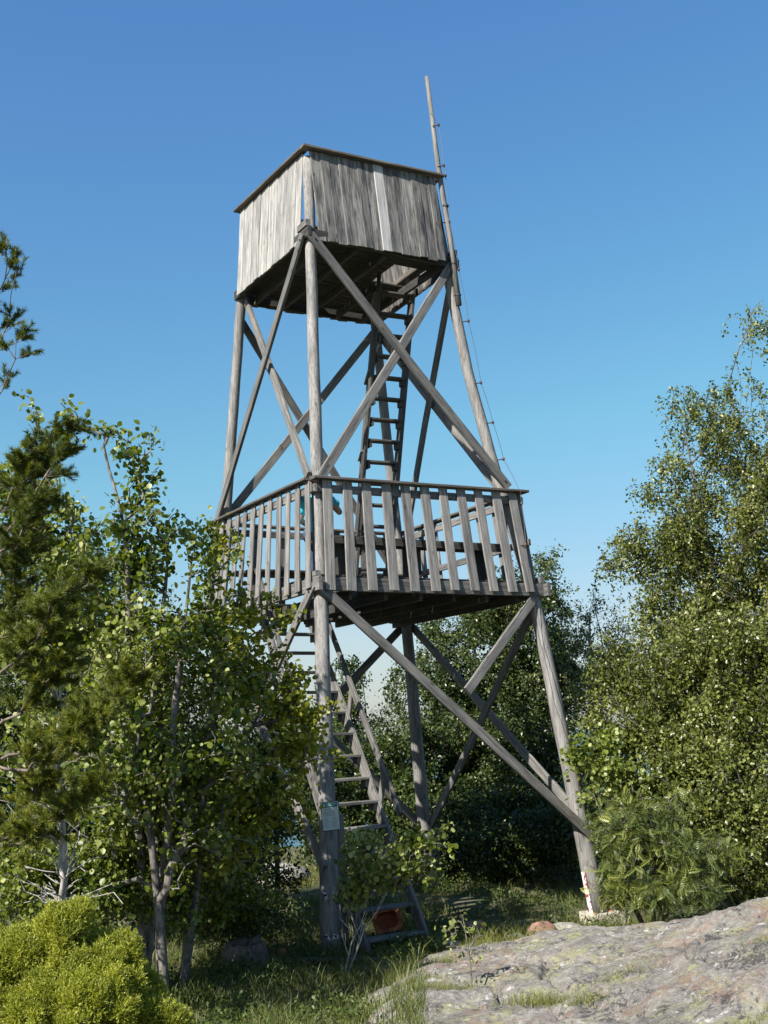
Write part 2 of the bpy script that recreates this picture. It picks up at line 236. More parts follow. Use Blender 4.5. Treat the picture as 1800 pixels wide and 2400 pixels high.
M['hair'] = plain('brown_hair', (0.07, 0.045, 0.03), 0.6)
M['splinter'] = plain('pale_splintered_wood', (0.62, 0.60, 0.57), 0.8)

def strap_mat():
    m, nt, N, L, bs = new_mat('peeling_white_paint')
    tc = N.new('ShaderNodeTexCoord')
    f = noise_n(N, L, mapping(N, L, tc.outputs['Object'], (1, 1, 1)), 16, 4, 0.6)
    r = ramp(N, [(0.50, (0.58, 0.57, 0.56)), (0.525, (0.28, 0.055, 0.04)), (0.66, (0.08, 0.03, 0.025))])
    L.new(f, r.inputs[0]); L.new(r.outputs[0], bs.inputs['Base Color'])
    bs.inputs['Roughness'].default_value = 0.6
    return m
M['strap'] = strap_mat()

def leaf_mat(name, cols, rough=0.42, trans=0.38, spec=0.5, tcol=None):
    """cols: three linear colours from dark to light, chosen per leaf"""
    m, nt, N, L, bs = new_mat(name)
    at = N.new('ShaderNodeAttribute'); at.attribute_name = 'tone'
    r = ramp(N, [(0.0, cols[0]), (0.5, cols[1]), (1.0, cols[2])])
    L.new(at.outputs['Fac'], r.inputs[0])
    L.new(r.outputs[0], bs.inputs['Base Color'])
    bs.inputs['Roughness'].default_value = rough
    bs.inputs['Specular IOR Level'].default_value = spec
    tr = N.new('ShaderNodeBsdfTranslucent')
    hs = N.new('ShaderNodeHueSaturation'); hs.inputs['Value'].default_value = 1.5; hs.inputs['Saturation'].default_value = 1.15
    L.new(r.outputs[0], hs.inputs['Color']); L.new(hs.outputs[0], tr.inputs['Color'])
    mx = N.new('ShaderNodeMixShader'); mx.inputs[0].default_value = trans
    L.new(bs.outputs[0], mx.inputs[1]); L.new(tr.outputs[0], mx.inputs[2])
    L.new(mx.outputs[0], N['Material Output'].inputs['Surface'])
    return m

M['aspen'] = leaf_mat('aspen_leaf', [(0.040, 0.066, 0.010), (0.15, 0.185, 0.026), (0.40, 0.41, 0.17)], 0.42, 0.34, 0.35)
M['yellowleaf'] = leaf_mat('yellow_green_leaf', [(0.07, 0.088, 0.010), (0.24, 0.25, 0.025), (0.48, 0.45, 0.11)], 0.4, 0.4, 0.35)
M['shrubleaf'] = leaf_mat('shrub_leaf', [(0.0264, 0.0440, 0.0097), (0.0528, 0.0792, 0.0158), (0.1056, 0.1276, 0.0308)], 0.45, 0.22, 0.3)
M['birch'] = leaf_mat('birch_leaf', [(0.030, 0.043, 0.008), (0.105, 0.122, 0.022), (0.27, 0.28, 0.09)], 0.36, 0.25, 0.4)
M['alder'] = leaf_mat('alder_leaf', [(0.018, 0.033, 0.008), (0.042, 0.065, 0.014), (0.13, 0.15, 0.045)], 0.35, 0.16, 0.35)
M['rowanleaf'] = leaf_mat('rowan_leaf', [(0.05, 0.072, 0.019), (0.105, 0.132, 0.032), (0.24, 0.25, 0.05)], 0.45, 0.28)
M['needle'] = leaf_mat('pine_needle', [(0.028, 0.046, 0.012), (0.11, 0.135, 0.02), (0.28, 0.265, 0.038)], 0.5, 0.25, 0.3)
M['juniper'] = leaf_mat('juniper_needle', [(0.09, 0.11, 0.011), (0.235, 0.255, 0.023), (0.40, 0.40, 0.04)], 0.5, 0.2)
M['grass'] = leaf_mat('grass_blade', [(0.0440, 0.0616, 0.0123), (0.1056, 0.1232, 0.0220), (0.2640, 0.2376, 0.0616)], 0.5, 0.3)

def bark_mat(name, a, b):
    m, nt, N, L, bs = new_mat(name)
    tc = N.new('ShaderNodeTexCoord')
    f = noise_n(N, L, mapping(N, L, tc.outputs['Object'], (1, 1, 0.5)), 22, 5, 0.65)
    r = ramp(N, [(0.35, a), (0.62, b)])
    L.new(f, r.inputs[0]); L.new(r.outputs[0], bs.inputs['Base Color'])
    bs.inputs['Roughness'].default_value = 0.85
    bp = N.new('ShaderNodeBump'); bp.inputs['Strength'].default_value = 0.6; bp.inputs['Distance'].default_value = 0.01
    L.new(f, bp.inputs['Height']); L.new(bp.outputs[0], bs.inputs['Normal'])
    return m
M['bark_aspen'] = bark_mat('aspen_bark', (0.045, 0.038, 0.032), (0.19, 0.17, 0.145))
M['bark_birch'] = bark_mat('birch_bark', (0.04, 0.033, 0.03), (0.13, 0.11, 0.10))
M['bark_pine'] = bark_mat('pine_bark', (0.05, 0.04, 0.032), (0.16, 0.125, 0.10))
M['bark_grey'] = bark_mat('dead_grey_bark', (0.16, 0.14, 0.12), (0.40, 0.37, 0.33))

def rock_mat():
    m, nt, N, L, bs = new_mat('lichened_granite')
    tc = N.new('ShaderNodeTexCoord'); P = tc.outputs['Object']
    Pw = mapping(N, L, P, (1.0, 1.0, 1.6))
    n1 = noise_n(N, L, Pw, 2.2, 8, 0.72, 0.5)
    mid = noise_n(N, L, Pw, 12, 8, 0.75, 0.4)
    fine = noise_n(N, L, Pw, 70, 6, 0.8)
    base = ramp(N, [(0.30, (0.16, 0.148, 0.14)), (0.45, (0.27, 0.25, 0.228)), (0.58, (0.345, 0.32, 0.292)), (0.75, (0.32, 0.265, 0.23))])
    L.new(n1, base.inputs[0])
    mr = ramp(N, [(0.32, (0.40, 0.39, 0.39)), (0.46, (0.85, 0.85, 0.84)), (0.58, (1.12, 1.1, 1.06)), (0.72, (1.45, 1.43, 1.38))])
    L.new(mid, mr.inputs[0])
    c = mixrgb(N, L, base.outputs[0], mr.outputs[0], 1.0, 'MULTIPLY')
    fr = ramp(N, [(0.32, (0.45, 0.45, 0.45)), (0.52, (1.0, 1.0, 1.0)), (0.7, (1.35, 1.34, 1.3))])
    L.new(fine, fr.inputs[0])
    c = mixrgb(N, L, c, fr.outputs[0], 0.9, 'MULTIPLY')
    def spots(loc, big, small, t0, t1, col, strength):
        nonlocal c
        pa = mapping(N, L, P, (1, 1, 1), loc)
        a = noise_n(N, L, pa, big, 5, 0.65, 0.6)
        b = noise_n(N, L, pa, small, 6, 0.75, 0.3)
        ad = N.new('ShaderNodeMath'); ad.operation = 'ADD'; L.new(a, ad.inputs[0]); L.new(b, ad.inputs[1])
        r = ramp(N, [(t0 / 2, (0, 0, 0)), (t1 / 2, (strength,) * 3)])
        hf = N.new('ShaderNodeMath'); hf.operation = 'MULTIPLY'; hf.inputs[1].default_value = 0.5
        L.new(ad.outputs[0], hf.inputs[0]); L.new(hf.outputs[0], r.inputs[0])
        c = mixrgb(N, L, c, col, r.outputs[0])
    spots((4.1, 2.2, 0), 1.6, 16, 1.06, 1.16, (0.27, 0.15, 0.105), 0.6)     # rusty red bands
    spots((1.3, 7.7, 2), 3.2, 48, 1.06, 1.13, (0.34, 0.34, 0.16), 0.8)        # map lichen
    spots((8.2, 0.4, 5), 3.0, 22, 1.15, 1.20, (0.62, 0.60, 0.57), 0.85)        # pale crust
    spots((2.9, 5.1, 9), 2.6, 26, 1.09, 1.15, (0.06, 0.055, 0.055), 0.85)      # black crust
    L.new(c, bs.inputs['Base Color'])
    bs.inputs['Roughness'].default_value = 0.9
    bs.inputs['Specular IOR Level'].default_value = 0.25
    ad = N.new('ShaderNodeMath'); ad.operation = 'MULTIPLY_ADD'; L.new(mid, ad.inputs[0]); ad.inputs[1].default_value = 2.2; L.new(fine, ad.inputs[2])
    bp = N.new('ShaderNodeBump'); bp.inputs['Strength'].default_value = 1.0; bp.inputs['Distance'].default_value = 0.022
    L.new(ad.outputs[0], bp.inputs['Height']); L.new(bp.outputs[0], bs.inputs['Normal'])
    return m
M['rock'] = rock_mat()

def ground_mat():
    m, nt, N, L, bs = new_mat('mossy_soil')
    tc = N.new('ShaderNodeTexCoord'); P = tc.outputs['Object']
    n1 = noise_n(N, L, P, 1.3, 6, 0.65, 0.4)
    n2 = noise_n(N, L, P, 30, 5, 0.7)
    r = ramp(N, [(0.32, (0.05, 0.06, 0.02)), (0.5, (0.10, 0.10, 0.035)), (0.64, (0.18, 0.145, 0.085)), (0.8, (0.27, 0.24, 0.19))])
    L.new(n1, r.inputs[0])
    fr = ramp(N, [(0.3, (0.4, 0.4, 0.4)), (0.65, (1.15, 1.15, 1.15))]); L.new(n2, fr.inputs[0])
    c = mixrgb(N, L, r.outputs[0], fr.outputs[0], 1.0, 'MULTIPLY')
    L.new(c, bs.inputs['Base Color']); bs.inputs['Roughness'].default_value = 0.95
    bp = N.new('ShaderNodeBump'); bp.inputs['Distance'].default_value = 0.03; L.new(n2, bp.inputs['Height']); L.new(bp.outputs[0], bs.inputs['Normal'])
    return m
M['ground'] = ground_mat()

def sea_mat():
    m, nt, N, L, bs = new_mat('sea_water')
    tc = N.new('ShaderNodeTexCoord')
    n = noise_n(N, L, tc.outputs['Object'], 0.25, 6, 0.7)
    bs.inputs['Base Color'].default_value = (0.012, 0.06, 0.085, 1)
    bs.inputs['Roughness'].default_value = 0.22
    bp = N.new('ShaderNodeBump'); bp.inputs['Strength'].default_value = 0.6; bp.inputs['Distance'].default_value = 0.6
    L.new(n, bp.inputs['Height']); L.new(bp.outputs[0], bs.inputs['Normal'])
    return m
M['sea'] = sea_mat()

# ------------------------------------------------------------------ mesh helpers
def mesh_np(name, verts, loops, starts, totals, mat=None, tone=None, smooth=False):
    me = bpy.data.meshes.new(name)
    verts = np.ascontiguousarray(verts, dtype=np.float32)
    me.vertices.add(len(verts)); me.vertices.foreach_set('co', verts.ravel())
    me.loops.add(len(loops)); me.loops.foreach_set('vertex_index', np.ascontiguousarray(loops, dtype=np.int32))
    me.polygons.add(len(starts)); me.polygons.foreach_set('loop_start', np.ascontiguousarray(starts, dtype=np.int32))
    me.polygons.foreach_set('loop_total', np.ascontiguousarray(totals, dtype=np.int32))
    if smooth:
        me.polygons.foreach_set('use_smooth', np.ones(len(starts), dtype=bool))
    me.update(calc_edges=True)
    if tone is not None:
        a = me.attributes.new('tone', 'FLOAT', 'FACE')
        a.data.foreach_set('value', np.ascontiguousarray(tone, dtype=np.float32))
    if mat:
        me.materials.append(mat)
    return me

def mesh_py(name, verts, faces, mat=None, smooth=False):
    me = bpy.data.meshes.new(name)
    me.from_pydata([tuple(v) for v in verts], [], faces)
    if smooth:
        me.polygons.foreach_set('use_smooth', np.ones(len(me.polygons), dtype=bool))
    me.update()
    if mat:
        me.materials.append(mat)
    return me

WORLD = {}
def link(name, me, parent=None, mat4=None):
    o = bpy.data.objects.new(name, me)
    COL.objects.link(o)
    mat4 = mat4 or Matrix.Identity(4)
    if parent is not None:
        o.parent = parent
        o.matrix_basis = WORLD[parent.name].inverted() @ mat4
    else:
        o.matrix_basis = mat4
    WORLD[o.name] = mat4
    return o

def tag(o, label=None, cat=None, group=None, kind=None):
    if label: o['label'] = label
    if cat: o['category'] = cat
    if group: o['group'] = group
    if kind: o['kind'] = kind
    return o

def empty(name, mat4):
    o = bpy.data.objects.new(name, None)
    o.empty_display_size = 0.2
    COL.objects.link(o)
    o.matrix_basis = mat4
    WORLD[o.name] = mat4
    return o

def frame(a, b, nrm):
    a, b, nrm = Vector(a), Vector(b), Vector(nrm)
    z = (b - a).normalized()
    y = (nrm - z * nrm.dot(z)).normalized()
    x = y.cross(z)
    m = Matrix((x, y, z)).transposed().to_4x4()
    m.translation = a
    return m

def plank_geo(L, w, t, ch=0.006, slant=0.0, n=3):
    """chamfered plank along +Z, width along X, thickness along Y, a little warped"""
    hw, ht = w / 2, t / 2
    c = min(ch, ht * 0.6)
    sec = [(-hw + c, -ht), (hw - c, -ht), (hw, -ht + c), (hw, ht - c), (hw - c, ht), (-hw + c, ht), (-hw, ht - c), (-hw, -ht + c)]
    bow = random.uniform(-1, 1) * 0.0035 * L
    bow2 = random.uniform(-1, 1) * 0.0025 * L
    V, F = [], []
    for i in range(n):
        s = i / (n - 1)
        k = 4 * s * (1 - s)
        for x, y in sec:
            z = L * s
            if i == n - 1:
                z += slant * x / hw
            V.append((x + bow2 * k, y + bow * k, z))
    for i in range(n - 1):
        for j in range(8):
            a, b_ = i * 8 + j, i * 8 + (j + 1) % 8
            F.append((a, b_, b_ + 8, a + 8))
    F.append(tuple(range(7, -1, -1)))
    F.append(tuple(range((n - 1) * 8, n * 8)))
    return V, F

def tube_geo(pts, rad, sides=10, cap=True, wob=0.0):
    pts = [Vector(p) for p in pts]
    V, F = [], []
    ref = Vector((0.3, 0.1, 1)) if abs((pts[-1] - pts[0]).normalized().z) < 0.9 else Vector((1, 0.2, 0.1))
    for i, p in enumerate(pts):
        d = (pts[min(i + 1, len(pts) - 1)] - pts[max(i - 1, 0)]).normalized()
        x = d.cross(ref).normalized(); y = d.cross(x)
        for j in range(sides):
            a = 2 * math.pi * j / sides
            r = rad[i] * (1 + wob * random.uniform(-1, 1))
            V.append(p + x * math.cos(a) * r + y * math.sin(a) * r)
    for i in range(len(pts) - 1):
        for j in range(sides):
            a, b = i * sides + j, i * sides + (j + 1) % sides
            F.append((a, b, b + sides, a + sides))
    if cap:
        F.append(tuple(range(sides - 1, -1, -1)))
        F.append(tuple(range((len(pts) - 1) * sides, len(pts) * sides)))
    return V, F

def join_geo(parts):
    V, F = [], []
    for v, f in parts:
        o = len(V)
        V += [tuple(q) for q in v]
        F += [tuple(i + o for i in q) for q in f]
    return V, F

def box_geo(cx, cy, cz, sx, sy, sz):
    V = [(cx + i * sx / 2, cy + j * sy / 2, cz + k * sz / 2) for i in (-1, 1) for j in (-1, 1) for k in (-1, 1)]
    F = [(0, 1, 3, 2), (4, 6, 7, 5), (0, 4, 5, 1), (2, 3, 7, 6), (0, 2, 6, 4), (1, 5, 7, 3)]
    return V, F

# ------------------------------------------------------------------ terrain
def sstep(a, b, x):
    t = np.clip((x - a) / (b - a), 0, 1)
    return t * t * (3 - 2 * t)

def vnoise(x, y, s, seed=0):
    return np.array([mnoise.noise((float(a) * s + seed, float(b) * s - seed, seed * 1.7)) for a, b in zip(np.ravel(x), np.ravel(y))]).reshape(np.shape(x))

def ground_z(x, y):
    x = np.asarray(x, float); y = np.asarray(y, float)
    z = 0.10 * (1 - sstep(8, 11.5, y)) + 0.35 * (1 - sstep(2, 7.5, y))
    z = z - 0.10 * sstep(0.6, 2.0, x) * sstep(11.5, 13.5, y) * (1 - sstep(17, 20, y))
    z = z + 0.22 * np.exp(-(((x + 2.6) / 1.6) ** 2 + ((y - 20.5) / 2.2) ** 2))
    z = z + 0.30 * sstep(2.6, 5, x) * (1 - sstep(15, 20, y))
    r = np.hypot(x - 0, y - 12)
    z = z - 0.10 * np.maximum(r - 14, 0) - 0.0
    z = np.maximum(z, -24 - 0.0 * r)
    z = z + 0.03 * np.sin(x * 1.9 + 0.7 * y) * np.sin(y * 1.3 - 0.4 * x)
    return z

def grid_mesh(name, xs, ys, zf, mat):
    X, Y = np.meshgrid(xs, ys)
    Z = zf(X, Y)
    nx, ny = len(xs), len(ys)
    V = np.stack([X.ravel(), Y.ravel(), Z.ravel()], 1)
    i = np.arange(nx - 1)[None, :] + nx * np.arange(ny - 1)[:, None]
    i = i.ravel()
    loops = np.stack([i, i + 1, i + nx + 1, i + nx], 1).ravel()
    n = len(i)
    return mesh_np(name, V, loops, np.arange(n) * 4, np.full(n, 4), mat, smooth=True)

def warp(n, near, far, c):
    t = np.linspace(-1, 1, n)
    return c + np.sign(t) * (near * np.abs(t) + (far - near) * np.abs(t) ** 5)

g = link('ground', grid_mesh('ground', warp(221, 22, 320, 0.0), warp(221, 22, 320, 12.0), ground_z, M['ground']))
tag(g, kind='structure')
s = link('sea', mesh_py('sea', [(-9000, -9000, -20), (9000, -9000, -20), (9000, 9000, -20), (-9000, 9000, -20)], [(0, 1, 2, 3)], M['sea']))
tag(s, kind='structure')

# granite outcrop: smooth interpolation of surveyed heights, worn ripples on top
ctrl = np.array(ROCK)
extra = [(-0.55, 11.6), (-0.6, 10.0), (-0.5, 8.6), (-0.3, 13.0), (0.6, 13.1), (1.5, 13.0), (2.4, 12.8), (3.2, 12.2), (3.8, 11.3), (4.8, 11.0), (-0.3, 7.2), (0.4, 6.6)]
ex_z = [-0.12, -0.10, -0.02, -0.25, -0.25, -0.2, -0.05, 0.15, 0.6, 0.8, 0.1, 0.2]
extra2 = [(1.2, 5.0, 0.45), (2.5, 4.5, 0.75), (4, 5.5, 1.2), (5, 7.5, 1.45), (5.5, 9.5, 1.5), (0.2, 4.5, 0.4), (3.0, 3.0, 0.8), (0.5, 3.0, 0.6)]
ctrl = np.vstack([ctrl, [(x, y, z) for (x, y), z in zip(extra, ex_z)], extra2])

CRACKS = [([(0.9, 11.2), (1.25, 10.5), (1.7, 10.0), (2.3, 9.75), (3.1, 9.9)], 0.035, 0.10),
          ([(1.25, 10.5), (1.1, 9.7), (1.3, 8.9)], 0.03, 0.07),
          ([(1.3, 8.7), (1.7, 8.35), (2.2, 8.45), (2.9, 8.75), (3.6, 9.3)], 0.06, 0.13),
          ([(2.3, 9.75), (2.1, 9.1), (2.2, 8.45)], 0.025, 0.06),
          ([(0.3, 10.6), (0.7, 9.9), (0.75, 9.2), (1.1, 8.4)], 0.035, 0.08),
          ([(1.9, 11.0), (2.5, 10.4), (3.0, 10.3)], 0.03, 0.07)]
def rock_z(X, Y):
    d2 = (X[..., None] - ctrl[:, 0]) ** 2 + (Y[..., None] - ctrl[:, 1]) ** 2
    w = 1.0 / (d2 + 0.02) ** 2.2
    w2 = np.exp(-d2 / 0.5)
    zz = (w * ctrl[:, 2]).sum(-1) / w.sum(-1)
    n1 = vnoise(X * 1.0 + 0.55 * Y, Y * 1.7 - 0.4 * X, 1.3, 3)
    n2 = vnoise(X + 0.5 * Y, (Y - 0.45 * X) * 2.2, 3.2, 8)
    n3 = vnoise(X, Y, 11, 5)
    crack = np.abs(vnoise(X * 0.8 + 0.3 * Y, Y * 1.6, 1.1, 14))
    n4 = vnoise(X, Y, 26, 21)
    for pts, wdt, dep in CRACKS:
        dmin = np.full(X.shape, 9.0)
        for (ax, ay), (bx, by) in zip(pts, pts[1:]):
            t = np.clip(((X - ax) * (bx - ax) + (Y - ay) * (by - ay)) / ((bx - ax) ** 2 + (by - ay) ** 2), 0, 1)
            dmin = np.minimum(dmin, np.hypot(X - ax - t * (bx - ax), Y - ay - t * (by - ay)))
        zz = zz - dep * np.exp(-((dmin + 0.02 * n3) / wdt) ** 2)
    ridge = np.abs(vnoise(X * 0.55 + 0.9 * Y, (Y - 0.5 * X) * 2.6, 2.4, 33))
    return zz + 0.035 * n1 + 0.03 * n2 + 0.016 * n3 + 0.009 * n4 - 0.06 * np.exp(-(crack / 0.022) ** 2) - 0.03 * np.exp(-(ridge / 0.05) ** 2)
rk = link('rock_outcrop', grid_mesh('rock_outcrop', np.linspace(-0.7, 5.6, 320), np.linspace(5.0, 13.2, 420), rock_z, M['rock']))
tag(rk, kind='structure')
rkc = {}
def surf_z(x, y):
    x = np.atleast_1d(np.asarray(x, float)); y = np.atleast_1d(np.asarray(y, float))
    z = ground_z(x, y)
    ins = (x > -0.6) & (x < 5.5) & (y > 3.1) & (y < 13.1)
    if ins.any():
        d2 = (x[ins, None] - ctrl[:, 0]) ** 2 + (y[ins, None] - ctrl[:, 1]) ** 2
        w = 1.0 / (d2 + 0.02) ** 2.2
        z[ins] = np.maximum(z[ins], (w * ctrl[:, 2]).sum(-1) / w.sum(-1))
    return z

# ------------------------------------------------------------------ the lookout tower (built in its own frame)
ANG = math.atan2(0.505, 0.863)
TW = Matrix.Translation((-0.274, 15.728, 0.0)) @ Matrix.Rotation(ANG, 4, 'Z')
tower = empty('lookout_tower', TW)
tag(tower, 'tall grey timber lookout tower with boarded top cabin and railed middle deck', 'tower')
def part(name, geo, mat, parent=tower, m4=None, smooth=False):
    return link(name, mesh_py(name, geo[0], geo[1], mat, smooth), parent, TW @ (m4 or Matrix.Identity(4)))
def pl(name, a, b, w, t, nrm, mat='wood', parent=tower, slant=0.0, ch=0.006):
    V, F = plank_geo((Vector(b) - Vector(a)).length, w, t, ch, slant)
    return part(name, (V, F), M[mat], parent, frame(a, b, nrm))

PO = {'F': [(-1.772, -2.043, 0.0), (-1.539, -1.598, 4.07), (-1.263, -1.081, 8.792), (-1.192, -0.948, 10.0)],
      'R': [(1.985, -2.012, 0.039), (1.594, -1.625, 4.099), (1.285, -1.372, 5.75), (1.062, -1.190, 7.2), (0.900, -1.033, 8.795), (0.755, -0.900, 10.0)],
      'L': [(-1.788, 1.903, 0.0), (-1.556, 1.603, 4.018), (-1.261, 1.239, 8.797), (-1.186, 1.147, 10.0)],
      'B': [(1.975, 1.928, -0.09), (1.561, 1.585, 4.028), (1.013, 1.222, 8.812), (0.877, 1.132, 10.0)]}
def pole_at(k, z):
    p = [Vector(q) for q in PO[k]]
    for a, b in zip(p, p[1:]):
        if z <= b.z or b is p[-1]:
            return a + (b - a) * (z - a.z) / (b.z - a.z)
for k in 'FRLB':
    a = Vector(PO[k][0]); a = a - (Vector(PO[k][1]) - a).normalized() * (0.02 if k in 'FR' else 0.25)
    m4 = Matrix.Translation(a)
    zs = np.linspace(a.z, 10.0, 26)
    pts, rad = [], []
    for z in zs:
        pts.append(pole_at(k, z) - a + Vector((random.uniform(-1, 1), random.uniform(-1, 1), 0)) * 0.004)
        r = 0.068 + 0.050 * math.exp(-max(z, 0) / 3.5)
        if z < 0.7: r += 0.012 * (0.7 - z)
        rad.append(r * (1 + random.uniform(-0.015, 0.015)))
    part('pole', tube_geo(pts, rad, 18), M['pole'], tower, m4, True)

DIRS = {'FR': Vector((0, -1, 0)), 'FL': Vector((-1, 0, 0)), 'LB': Vector((0, 1, 0)), 'RB': Vector((1, 0, 0))}
def brace(face, ka, za, kb, zb, off=0.0, ext=0.10, f0=0.0, f1=1.0):
    n = DIRS[face]
    a = pole_at(ka, za) + n * (0.098 + off)
    b = pole_at(kb, zb) + n * (0.098 + off)
    d = (b - a)
    a2, b2 = a + d * f0, a + d * f1
    u = d.normalized()
    if f0 == 0: a2 -= u * ext
    if f1 == 1: b2 += u * ext
    return pl('brace', a2, b2, 0.118, 0.046, n, 'wood')
# lower tier
brace('FR', 'F', 4.0, 'R', 0.99, 0.03)
brace('FR', 'R', 4.05, 'F', 0.77, -0.012, 0.10, 0.0, 0.385)
brace('FL', 'F', 4.02, 'L', 0.9, 0.03)
brace('FL', 'L', 3.98, 'F', 0.95, -0.012)
brace('LB', 'B', 3.95, 'L', 0.9, 0.03)
brace('LB', 'L', 3.95, 'B', 0.9, -0.012)
brace('RB', 'B', 3.95, 'R', 1.1, 0.0)
brace('RB', 'R', 3.98, 'B', 0.8, -0.045)
# upper tier
brace('FR', 'F', 8.70, 'R', 5.58, 0.03)
brace('FR', 'R', 8.74, 'F', 5.42, -0.012)
brace('FL', 'F', 8.76, 'L', 5.45, 0.03, 0.05)
pl('brace', pole_at('L', 8.72) + Vector((0.035, -0.10, 0)), pole_at('F', 5.46) + Vector((-0.115, 0.02, 0)), 0.118, 0.046, DIRS['FL'], 'wood')
brace('LB', 'L', 8.55, 'B', 4.7, 0.0, -0.06)
brace('LB', 'B', 8.6, 'L', 5.45, -0.045)
brace('RB', 'B', 8.5, 'R', 5.3, 0.0)
brace('RB', 'R', 8.6, 'B', 5.0, -0.045)

# deck: rim beams bolted outside the poles, joists, planks
zd = 4.09
C4 = {k: pole_at(k, zd) for k in 'FRLB'}
for face, a, b, e in (('FR', 'F', 'R', 0.17), ('LB', 'L', 'B', 0.2)):
    n = DIRS[face]
    d = (C4[b] - C4[a]).normalized()
    pl('beam', C4[a] + n * 0.105 - d * (0.0 if face == 'FR' else e) + d * -0.02, C4[b] + n * 0.105 + d * e, 0.165, 0.05, n, 'wood')
for face, a, b in (('FL', 'F', 'L'), ('RB', 'R', 'B')):
    n = DIRS[face]
    d = (C4[b] - C4[a]).normalized()
    pl('beam', C4[a] + n * 0.105 - d * 0.22 - Vector((0, 0, 0.004)), C4[b] + n * 0.105 + d * 0.2 - Vector((0, 0, 0.004)), 0.165, 0.05, n, 'wood')
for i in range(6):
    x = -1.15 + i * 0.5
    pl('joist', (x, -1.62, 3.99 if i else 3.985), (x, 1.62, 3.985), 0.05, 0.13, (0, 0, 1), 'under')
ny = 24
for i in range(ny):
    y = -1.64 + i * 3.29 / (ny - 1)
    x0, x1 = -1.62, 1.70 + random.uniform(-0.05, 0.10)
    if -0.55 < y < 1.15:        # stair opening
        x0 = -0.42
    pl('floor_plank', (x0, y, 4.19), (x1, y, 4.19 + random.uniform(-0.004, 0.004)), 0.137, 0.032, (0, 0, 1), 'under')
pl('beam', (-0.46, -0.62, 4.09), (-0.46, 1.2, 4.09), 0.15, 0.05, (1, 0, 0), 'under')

# railings
RT = {'F': Vector((-1.605, -1.600, 5.40)), 'R': Vector((1.56, -1.597, 5.44)), 'L': Vector((-1.60, 1.676, 5.42)), 'B': Vector((1.57, 1.67, 5.42))}
RBt = {'F': Vector((-1.705, -1.765, 4.01)), 'R': Vector((1.62, -1.80, 4.06)), 'L': Vector((-1.74, 1.74, 4.0)), 'B': Vector((1.68, 1.74, 4.0))}
def lerp(a, b, t): return a + (b - a) * t
def railing(face, ka, kb, nsl, t0, t1, w, inner=False, bot=0.0):
    n = DIRS[face]
    a, b = RT[ka], RT[kb]
    d = (b - a).normalized()
    ext_a, ext_b = (0.0, 0.06) if face == 'FR' else (0.035, 0.05)
    if face == 'FL': ext_a, ext_b = -0.085, 0.06
    if face in ('RB', 'LB'): ext_a, ext_b = -0.09, 0.04
    rail = pl('railing', a - d * ext_a, b + d * ext_b, 0.14, 0.034, (0, 0, 1), 'brown')
    inn = -n * 0.045
    for hz, ww in ((5.30, 0.10), (4.72, 0.09)):
        s = (hz - 4.05) / (5.42 - 4.05)
        pa = lerp(RBt[ka], a, s) + inn; pb = lerp(RBt[kb], b, s) + inn
        if hz < 5 and face in ('FR', 'FL'):
            continue
        pl('rail', pa, pb, ww, 0.034, n, 'wood', rail)
    # bottom nailing is the rim beam; slats
    for i in range(nsl):
        t = t0 + (t1 - t0) * i / (nsl - 1) + random.uniform(-0.003, 0.003)
        top = lerp(a, b, t) - Vector((0, 0, 0.022)) + n * (-0.004)
        btm = lerp(lerp(RBt[ka], RBt[kb], t), top, bot) + Vector((0, 0, random.uniform(-0.012, 0.012) * (3 if face == 'FL' else 1)))
        lean = Vector((random.uniform(-1, 1) * 0.008, 0, 0)) if face in ('FR', 'LB') else Vector((0, random.uniform(-1, 1) * 0.012, 0))
        pl('slat', btm + lean, top, w * random.uniform(0.95, 1.05), 0.026, n, 'slat', rail, random.uniform(-0.004, 0.004))
    return rail
railing('FR', 'F', 'R', 11, 0.062, 0.945, 0.136)
railing('FL', 'F', 'L', 12, 0.045, 0.965, 0.118)
railing('LB', 'L', 'B', 7, 0.08, 0.92, 0.115)
railing('RB', 'R', 'B', 8, 0.09, 0.93, 0.12)
for k in 'RLB':      # corner posts of the railing
    pl('railing_post', lerp(RBt[k], RT[k], 0.12) * 1.0 - Vector((RT[k].x, RT[k].y, 0)).normalized() * 0.10, RT[k] - Vector((RT[k].x, RT[k].y, 0)).normalized() * 0.075 - Vector((0, 0, 0.03)), 0.07, 0.05, DIRS['FR'], 'wood')
# benches inside the rail: along the front face and the back
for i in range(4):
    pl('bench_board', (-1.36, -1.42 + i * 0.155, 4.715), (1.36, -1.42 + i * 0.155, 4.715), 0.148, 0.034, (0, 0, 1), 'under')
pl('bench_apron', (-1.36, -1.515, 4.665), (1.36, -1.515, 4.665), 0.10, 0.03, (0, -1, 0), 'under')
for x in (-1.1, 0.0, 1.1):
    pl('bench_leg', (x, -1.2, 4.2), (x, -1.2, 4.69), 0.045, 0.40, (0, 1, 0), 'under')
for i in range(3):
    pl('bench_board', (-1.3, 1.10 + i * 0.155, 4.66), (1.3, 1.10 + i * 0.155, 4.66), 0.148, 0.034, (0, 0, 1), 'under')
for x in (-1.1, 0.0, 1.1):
    pl('bench_leg', (x, 1.27, 4.2), (x, 1.27, 4.64), 0.045, 0.30, (0, 1, 0), 'under')

